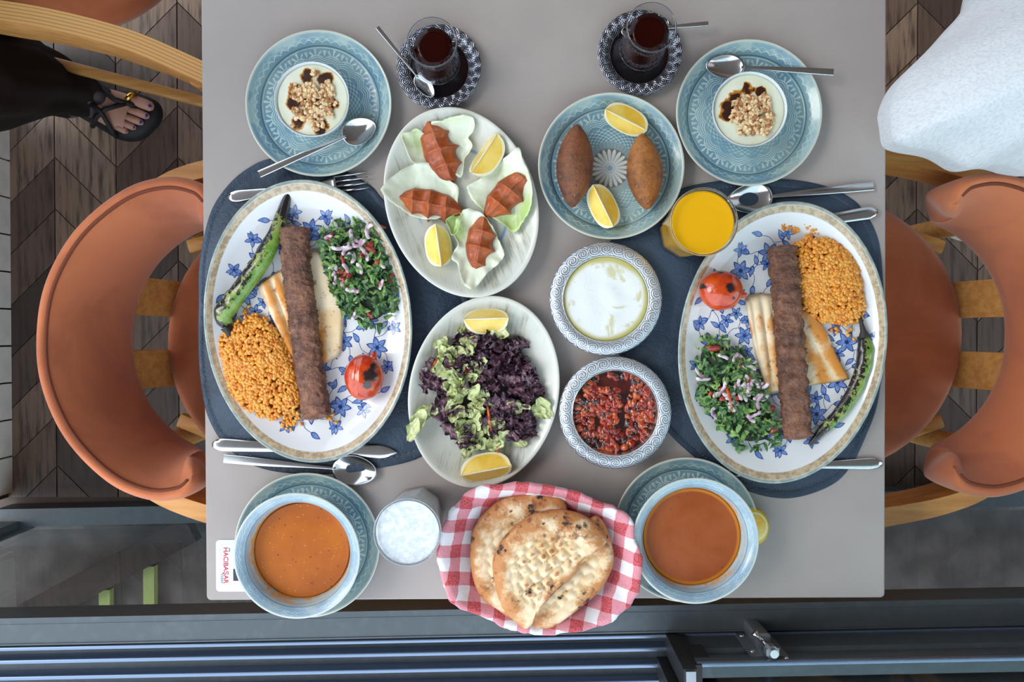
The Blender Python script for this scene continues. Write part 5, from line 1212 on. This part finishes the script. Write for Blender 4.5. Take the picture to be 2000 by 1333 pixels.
# lemon wedges
m_peel = Mat('lemon_peel', rough=0.35, coat=0.3); m_peel.color(m_peel.mix(m_peel.noise(60, 3), (226, 190, 52), (212, 180, 60))); m_peel.bump(m_peel.noise(500, 2), 0.3, 0.0008)
m_pith = Mat('lemon_pith', (236, 228, 194), 0.55, sss=0.1)
m_pulp = Mat('lemon_pulp', rough=0.18, sss=0.25, coat=0.4)
_n = m_pulp.noise(1.0, 4, 0.6, src=m_pulp.map((60, 500, 500))); _n2 = m_pulp.noise(30, 3)
m_pulp.color(m_pulp.mix(_n2.st(0.35, 0.65), (232, 186, 58), (242, 212, 112))); m_pulp.bump(_n, 0.35, 0.0015)
def lemon(label, px, py, ang, Lpx, rpx, roll, z, half=46, mats=None, whole=None):
    s = 1440.0; a, r = Lpx/2/s, rpx/s; p = pp(px, py, z-TZ+r*0.5); t = thing('lemon_wedge', label, 'lemon', (p.x, p.y, z+r*1.0), radians(ang), 'lemon wedges')
    M = rot(rx=radians(roll)); h = radians(half)
    def rad(u): return r*max(1-abs(u)**2.6, 0.0)**0.5*0.94+r*0.06*(1-abs(u)**8)
    b = MB(); b.grid(26, 18, lambda u, v: (a*(2*u-1)*0.995, rad(2*u-1)*sin(-h+2*h*v), -rad(2*u-1)*cos(-h+2*h*v)), M=M)
    b.obj('peel', m_peel, t)
    TT = [0, .03, .06, .3, .55, .80, .90, .93, .96, 1.0]
    for sg in (-1, 1):
        for nm, j0, j1, mt in (('pith', 0, 2, m_pith), ('pulp', 2, 6, m_pulp), ('pith', 6, 9, m_pith)):
            b = MB(); js = TT[j0:j1+1]; vs = []
            for i in range(27):
                u = -1+2*i/26; w = max(1-(abs(u)/0.93)**3, 0)
                for tt in js:
                    q = tt
                    if nm == 'pulp': q = 0.06+(tt-0.06)/0.84*(0.84*w**0.4)
                    elif j0 == 6: q0 = 0.06+0.84*w**0.4; q = q0+(1-q0)*(tt-0.90)/0.10
                    R_ = rad(u)*q; dz = -0.0006*sin(pi*min(max((tt-.1)/.74, 0), 1))*(nm == 'pulp')+0.0005*(nm == 'pith')*(j0 == 0)
                    y, zz = R_*sin(h)*sg, -R_*cos(h); vs.append((a*u*0.995, y-dz*0.3*sg*0, zz+dz))
            n = len(js); fs = [(i*n+k, (i+1)*n+k, (i+1)*n+k+1, i*n+k+1) if sg > 0 else (i*n+k, i*n+k+1, (i+1)*n+k+1, (i+1)*n+k) for i in range(26) for k in range(n-1)]
            b.add(vs, fs, 0, M).obj(nm, mt, t)
    return t
def oz(o, x, y): q = pp(x, y, .02); return ovl(o, q.x, q.y)
lemon('lemon wedge at the top right of the patty dish', 946, 303, 56, 94, 37, -22, oz(OV1, 946, 303)-0.001)
lemon('lemon wedge at the lower left of the patty dish', 858, 481, -82, 84, 37, -5, oz(OV1, 858, 481)+0.001)
lemon('lemon wedge at the top of the croquette plate', 1220, 239, -27, 92, 36, 18, MT+0.0075)
lemon('lemon wedge below the left croquette', 1176, 405, -64, 92, 37, 8, MT+0.0070)
lemon('lemon wedge at the top of the leaf salad dish', 950, 623, 2, 88, 36, -12, oz(OV2, 950, 623)+0.001)
lemon('lemon wedge at the bottom of the leaf salad dish', 950, 917, 11, 102, 40, 6, oz(OV2, 950, 917)-0.003)
p = pp(1468, 1028, 0.016); t = thing('lemon_slice', 'thin lemon slice peeping out from under the right soup bowl', 'lemon', (p.x, p.y, TZ+0.0185), 0.2)
HS = [(0.0235*cos(radians(a)), 0.027*sin(radians(a))) for a in range(-88, 89, 8)]+[(-0.002, 0.012), (-0.002, -0.012)]
MB().cushion(HS, None, th=0.0030, edge=9, rings=3).obj('peel', m_peel, t); MB().cushion([(x*.95, y*.95) for x, y in HS], None, th=0.0034, edge=9, rings=3).obj('pith', m_pith, t); MB().cushion([(x*.86, y*.86) for x, y in HS], None, th=0.0038, edge=9, rings=3).obj('pulp', m_pulp, t)

# mixed leaf salad
m_lg = Mat('green_leaf', rough=0.3, sss=0.1, coat=0.2); _b = m_lg.attr('b')
_c = m_lg.ramp(m_lg.rnd(), [(0, (98, 142, 54)), (0.35, (142, 174, 78)), (0.7, (176, 196, 116)), (1, (206, 212, 156))]); m_lg.color(m_lg.mix((_b+(m_lg.noise(60, 3)-0.5)*0.8).st(0.2, 0.9)*0.6, (208, 214, 160), _c)); m_lg.bump(m_lg.noise(120, 3), 0.4, 0.002)
m_lr = Mat('red_leaf', rough=0.25, coat=0.3); _b = m_lr.attr('b')
m_lr.color(m_lr.mix((_b+(m_lr.noise(60, 3)-0.5)*0.9).st(0.05, 0.6), (118, 84, 98), m_lr.mix(m_lr.noise(40, 2).st(0.4, 0.6), (78, 46, 68), (46, 30, 48)))); m_lr.bump(m_lr.noise(160, 3), 0.5, 0.002)
def leaf_mesh(seed, L, W, ruf, fr, mat, name):
    def fn(u, v):
        t = 2*v-1; w = W*(sin(pi*min(max(u*0.92+0.05, 0), 1))**0.6); e = abs(t)**2
        rr = ruf*(e+0.15)*(sin(fr*u*6.3+seed+3*t)+0.8*nz(u*9, t*5, seed))+ruf*0.7*nz(u*5, t*3, seed+9)
        x = L*(u-0.5)+0.25*ruf*e*cos(fr*u*8+seed); y = t*w*(1+0.12*e*sin(fr*u*9+seed*2))
        return (x, y, rr+W*0.35*e*sin(seed)+L*0.35*(u-0.5)**2), e
    return MB().grid(26, 15, fn, attrs=('b',)).mesh(name, mat)
gl = [leaf_mesh(s, U(.022, .034), U(.007, .011), 0.0025, 1.2, m_lg, 'lettuce_leaf') for s in range(6)]
rl = [leaf_mesh(s+20, U(.034, .050), U(.011, .015), 0.0055, 3.6, m_lr, 'red_lettuce_leaf') for s in range(6)]
Z4 = lambda x, y: (790+x/3.419, 570+y/3.419)
c = pp(*Z4(530, 660), 0.02); t = thing('mixed_leaf_salad', 'mixed green and dark red leaf salad in the lower oval dish', 'salad', (c.x, c.y, 0))
SO = [(250, 290), (360, 255), (480, 245), (700, 170), (770, 330), (860, 450), (960, 600), (965, 680), (880, 800), (780, 1020), (640, 1060), (420, 1095), (260, 1000), (130, 880), (120, 740), (110, 540), (150, 410)]
out = [(p.x, p.y) for p in spline([(q.x-c.x, q.y-c.y) for q in (pp(*Z4(x, y), .02) for x, y in SO)], 4)]; R = polyR(out); zb = OV2.location.z+.007
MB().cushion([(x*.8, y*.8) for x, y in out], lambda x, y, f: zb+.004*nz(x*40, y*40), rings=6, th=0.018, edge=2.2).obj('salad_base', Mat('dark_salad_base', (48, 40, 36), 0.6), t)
rng = random.Random(12)
def put(me, zx, zy, dz, rz=None, tilt=0.45, sc_=1.0):
    q = pp(*Z4(zx, zy), .025)-c; a = atan2(q.y, q.x); f = min(sqrt(q.x**2+q.y**2)/R(a), 1.05)
    o = bpy.data.objects.new(me.name.split('.')[0], me); COL.objects.link(o); o.parent = t
    o.location = (q.x, q.y, max(zb+0.019*max(1-f**2.2, 0)**.45, ovl(OV2, q.x+c.x, q.y+c.y)+0.002)+dz); o.rotation_euler = (rng.gauss(0, tilt), rng.gauss(0, tilt), rng.uniform(0, 6.3) if rz is None else rz); o.scale = (sc_,)*3
for i in range(75):
    while True:
        a = rng.uniform(-pi, pi); f = sqrt(rng.random())*0.93; q = (530+410*f*cos(a), 650+400*f*sin(a))
        s = (q[0]-500)*0.9-(q[1]-700)*0.45
        if s > -40 or (q[0] < 400 and q[1] > 700) or f > 0.78: break
    put(rl[i % 6], q[0], q[1], rng.uniform(.001, .006), sc_=rng.uniform(.75, 1.05))
for i in range(84):
    q = rng.choice([(330, 440), (420, 330), (370, 600), (430, 700), (350, 820), (470, 900), (470, 1010), (300, 520), (450, 550), (420, 980), (500, 820), (380, 700), (640, 1000), (720, 720)])
    put(gl[i % 6], q[0]+rng.gauss(0, 45), q[1]+rng.gauss(0, 45), rng.uniform(.005, .011), sc_=rng.uniform(.7, 1.15), tilt=.5)
for x, y, rz in ((910, 800, -.5), (870, 800, .3), (930, 770, -1.0), (100, 850, 1.0), (70, 915, 1.2), (150, 800, .2), (510, 700, 0.4), (300, 420, 1.0), (270, 500, 0.9), (350, 400, -.2), (630, 270, -.3)): put(gl[(x+y) % 6], x, y, .008, rz, .25, 1.15)
for pts in (((553, 740), (565, 820), (580, 925)), ((612, 1015), (620, 1050), (622, 1080)), ((185, 500), (210, 460), (228, 435)), ((285, 575), (300, 562), (310, 552))):
    q = [pp(*Z4(x, y), .03)-c for x, y in pts]; z = zb+.030 if pts[0][0] == 553 else zb+.024 if pts[0][0] == 285 else zb+.018
    MB().tube([(p.x, p.y, z+.001*(i == 1)) for i, p in enumerate(q)], [.0011, .0018, .0008], 8, flat=.6).obj('carrot_strip', m_cas, t)
q = [pp(*Z4(x, y), .03)-c for x, y in ((405, 500), (420, 550), (450, 590))]; MB().tube([(p.x, p.y, zb+.027) for p in q], [.003, .005, .002], 9, flat=.5).obj('tomato_piece', m_sred, t)

# bread basket
Z5 = lambda x, y: (840+x/4.04, 930+y/4.04)
m_ging = Mat('red_gingham', rough=0.85, sheen=0.1)
_u, _v, _ = m_ging.xyz(m_ging.map((1, 1, 1), (0, 0, radians(10)), m_ging.uv()))
K = 1/0.0385
_s1 = ((_u*K+0.15).frac()-0.5).abs().st(0.235, 0.265); _s2 = ((_v*K+0.35).frac()-0.5).abs().st(0.235, 0.265)
_th = m_ging.noise(700, 2).st(0.35, 0.65)*0.25
_c = m_ging.mix((_s1+_s2)*0.5*1.0, (228, 226, 232), (200, 86, 102)); _c = m_ging.mix((_s1+_s2).st(0.5, 0.9)*0.9, (226, 224, 230), (208, 112, 128)); _c = m_ging.mix((_s1*_s2), _c, (182, 28, 42))
m_ging.color(m_ging.mix(_th*(_s1+_s2).min(1.0), _c, (226, 200, 208))); m_ging.bump(m_ging.noise(600, 2)+m_ging.noise(40, 3)*2, 0.25, 0.002)
m_wick = Mat('wicker', rough=0.6); m_wick.color(m_wick.mix(m_wick.noise(120, 3), (150, 106, 62), (110, 72, 40)))
CL = [(280, 150), (360, 105), (440, 80), (560, 72), (700, 62), (900, 80), (1100, 115), (1300, 190), (1500, 282), (1588, 370), (1610, 490), (1660, 600), (1682, 720), (1645, 880), (1580, 1030), (1430, 1145), (1200, 1225), (950, 1255), (800, 1250), (640, 1215), (480, 1150), (300, 1070), (170, 985), (120, 880), (72, 720), (55, 600), (100, 440), (150, 310), (240, 200)]
HR = 0.074
P = [pp(*Z5(x, y), HR) for x, y in CL]; c = pp(1054, 1094, HR); out = spline([(p.x-c.x, p.y-c.y) for p in P], 6); n = len(out)
bk = thing('bread_basket', 'oval bread basket lined with cloth at the near table edge', 'basket', (c.x, c.y, TZ))
b = MB(); b.lathe([(0, .002), (.55, .002), (.62, .004), (.80, .022), (.88, .036), (.90, .038), (.91, .036), (.84, .020), (.64, .0), (0, 0)], 64, 0.112, 0.076); b.obj('basket_shell', m_wick, bk)
for k in range(5): z = .006+.0075*k; f = .66+.055*k; MB().tube([(.114*f*cos(2*pi*i/48), .078*f*sin(2*pi*i/48), z+.0012*sin(i*pi)) for i in range(49)], .0035, 6, cap=False).obj('woven_band', m_wick, bk)
prof = [(.40, .028), (.62, .036), (.78, .050), (.88, .064), (.945, .0715), (.985, .0740), (1.0, .0715), (.995, .066), (.965, .055), (.93, .043), (.90, .032)]
vs = []; uvs = []; arc = .40
rr0 = sum(p.length for p in out)/n
for j, (f, z) in enumerate(prof):
    if j: arc += sqrt((f-prof[j-1][0])**2+((z-prof[j-1][1])/rr0)**2)
    for k, p in enumerate(out):
        a = atan2(p.y, p.x); w = 1+0.02*nz(cos(a)*5, sin(a)*5, f*5)*(f > .7)+0.022*nz(cos(a)*11, sin(a)*11, f*9)*(f > .8); dz = 0.0035*nz(cos(a)*4, sin(a)*4, f*6)*(f > .7)
        if f < .75: w *= 1.0
        vs.append((p.x*f*w, p.y*f*w, z+dz)); uvs.append((p.x*arc, p.y*arc))
m_ = len(prof); b = MB().add(vs, [(j*n+k, (j+1)*n+k, (j+1)*n+(k+1) % n, j*n+(k+1) % n) for j in range(m_-1) for k in range(n)]+[tuple(range(n))[::-1]])
o = b.obj('checked_cloth', m_ging, None, (c.x, c.y, TZ), uv=lambda i: uvs[i]); s = o.modifiers.new('thickness', 'SOLIDIFY'); s.thickness = 0.0012; s.offset = -1
tag(o, 'red and white checked cloth lining the bread basket', 'cloth')
m_loaf = Mat('pide_bread', rough=0.65)
_n = m_loaf.noise(34, 4, 0.6); _n2 = m_loaf.noise(85, 4, 0.65); _f = m_loaf.attr('f'); _b = m_loaf.attr('b')
_c = m_loaf.mix((_n*0.7+_n2*0.3).st(0.4, 0.6), (232, 212, 178), (222, 190, 142))
_c = m_loaf.mix((_f*0.95-0.42+(_n-0.5)*1.5).st(0.12, 0.48)*0.95, _c, (184, 120, 64)); _c = m_loaf.mix((_b+(_n2-0.5)*1.0+(_n-0.5)*0.9).st(0.42, 0.82)*0.95, _c, (170, 98, 46))
_c = m_loaf.mix((_n2*0.6+m_loaf.noise(18, 2)*0.4+_f*0.06).st(0.585, 0.69)*0.85, _c, (120, 70, 40)); _c = m_loaf.mix((m_loaf.noise(60, 3)*0.65+m_loaf.noise(13, 2)*0.35+_f*0.07).st(0.645, 0.70), _c, (46, 34, 34))
m_loaf.color(_c); m_loaf.bump(_n2, 0.35, 0.002)
def loaf(label, zp, h, th, tilt, dim, ax, reg):
    P = [pp(*Z5(x, y), h) for x, y in zp]; c = sum(P, Vector())/len(P); out = [(p.x, p.y) for p in spline([(p.x-c.x, p.y-c.y) for p in P], 5)]; A = radians(ax)
    def top(x, y, f):
        u, v = x*cos(A)+y*sin(A), -x*sin(A)+y*cos(A); e = 0; b_ = 0
        if dim:
            w = max(0, 1-(max(f-0.45, 0)/0.25)**2)*reg(x, y) if f < 0.70 else 0
            uw, vw = u+0.004*nz(u*45, v*45, 2), v+0.004*nz(u*45, v*45, 8); row = math.floor(vw/0.0135+0.5); uu = uw/0.0150+0.5*(row % 2)+0.3*nz(row*3.3, 5); vv = vw/0.0135
            k = max(0, cos(pi*(uu-round(uu))))*max(0, cos(pi*(vv-round(vv)))); k = k**0.55
            e = w*(-0.0055+0.0078*k); b_ = w*max(k-0.50, 0)*2.0*(0.75+0.5*nz(u*70, v*70, 5))
        rim = 0.0032*math.exp(-((f-0.80)/0.14)**2)
        return e+rim+0.0018*nz(x*36, y*36, h*90)+tilt[0]*x+tilt[1]*y, b_
    o = MB().cushion(out, top, rings=44 if dim else 18, th=th, edge=5).obj('flatbread_loaf', m_loaf, None, (c.x, c.y, TZ+h-th*0.8))
    tag(o, label, 'bread', 'flatbreads in the basket')
one = lambda x, y: 1.0
loaf('blistered flatbread at the back left of the basket', [(312, 600), (335, 430), (420, 310), (560, 195), (750, 150), (950, 158), (1070, 212), (1085, 400), (1050, 700), (900, 1000), (760, 1195), (640, 1180), (540, 1110), (420, 1000), (345, 860), (315, 720)], 0.062, 0.015, (0, 0), True, 40, lambda x, y: 0.5)
loaf('brown-edged flatbread at the right and front of the basket', [(1270, 345), (1330, 330), (1400, 420), (1450, 580), (1452, 700), (1400, 830), (1330, 930), (1150, 1080), (1000, 1190), (900, 1235), (790, 1212), (760, 1050), (900, 700), (1100, 450)], 0.070, 0.013, (0, 0), True, 40, lambda x, y: 0.5)
loaf('folded dimpled flatbread on top of the other two', [(490, 720), (520, 600), (600, 480), (720, 372), (850, 305), (1000, 280), (1150, 300), (1290, 372), (1398, 500), (1390, 535), (1335, 590), (1225, 660), (1160, 760), (1060, 860), (960, 960), (880, 1050), (850, 1100), (815, 1125), (800, 1190), (740, 1220), (640, 1140), (560, 1040), (515, 900)], 0.085, 0.015, (0, 0), True, 38, lambda x, y: 1.0)
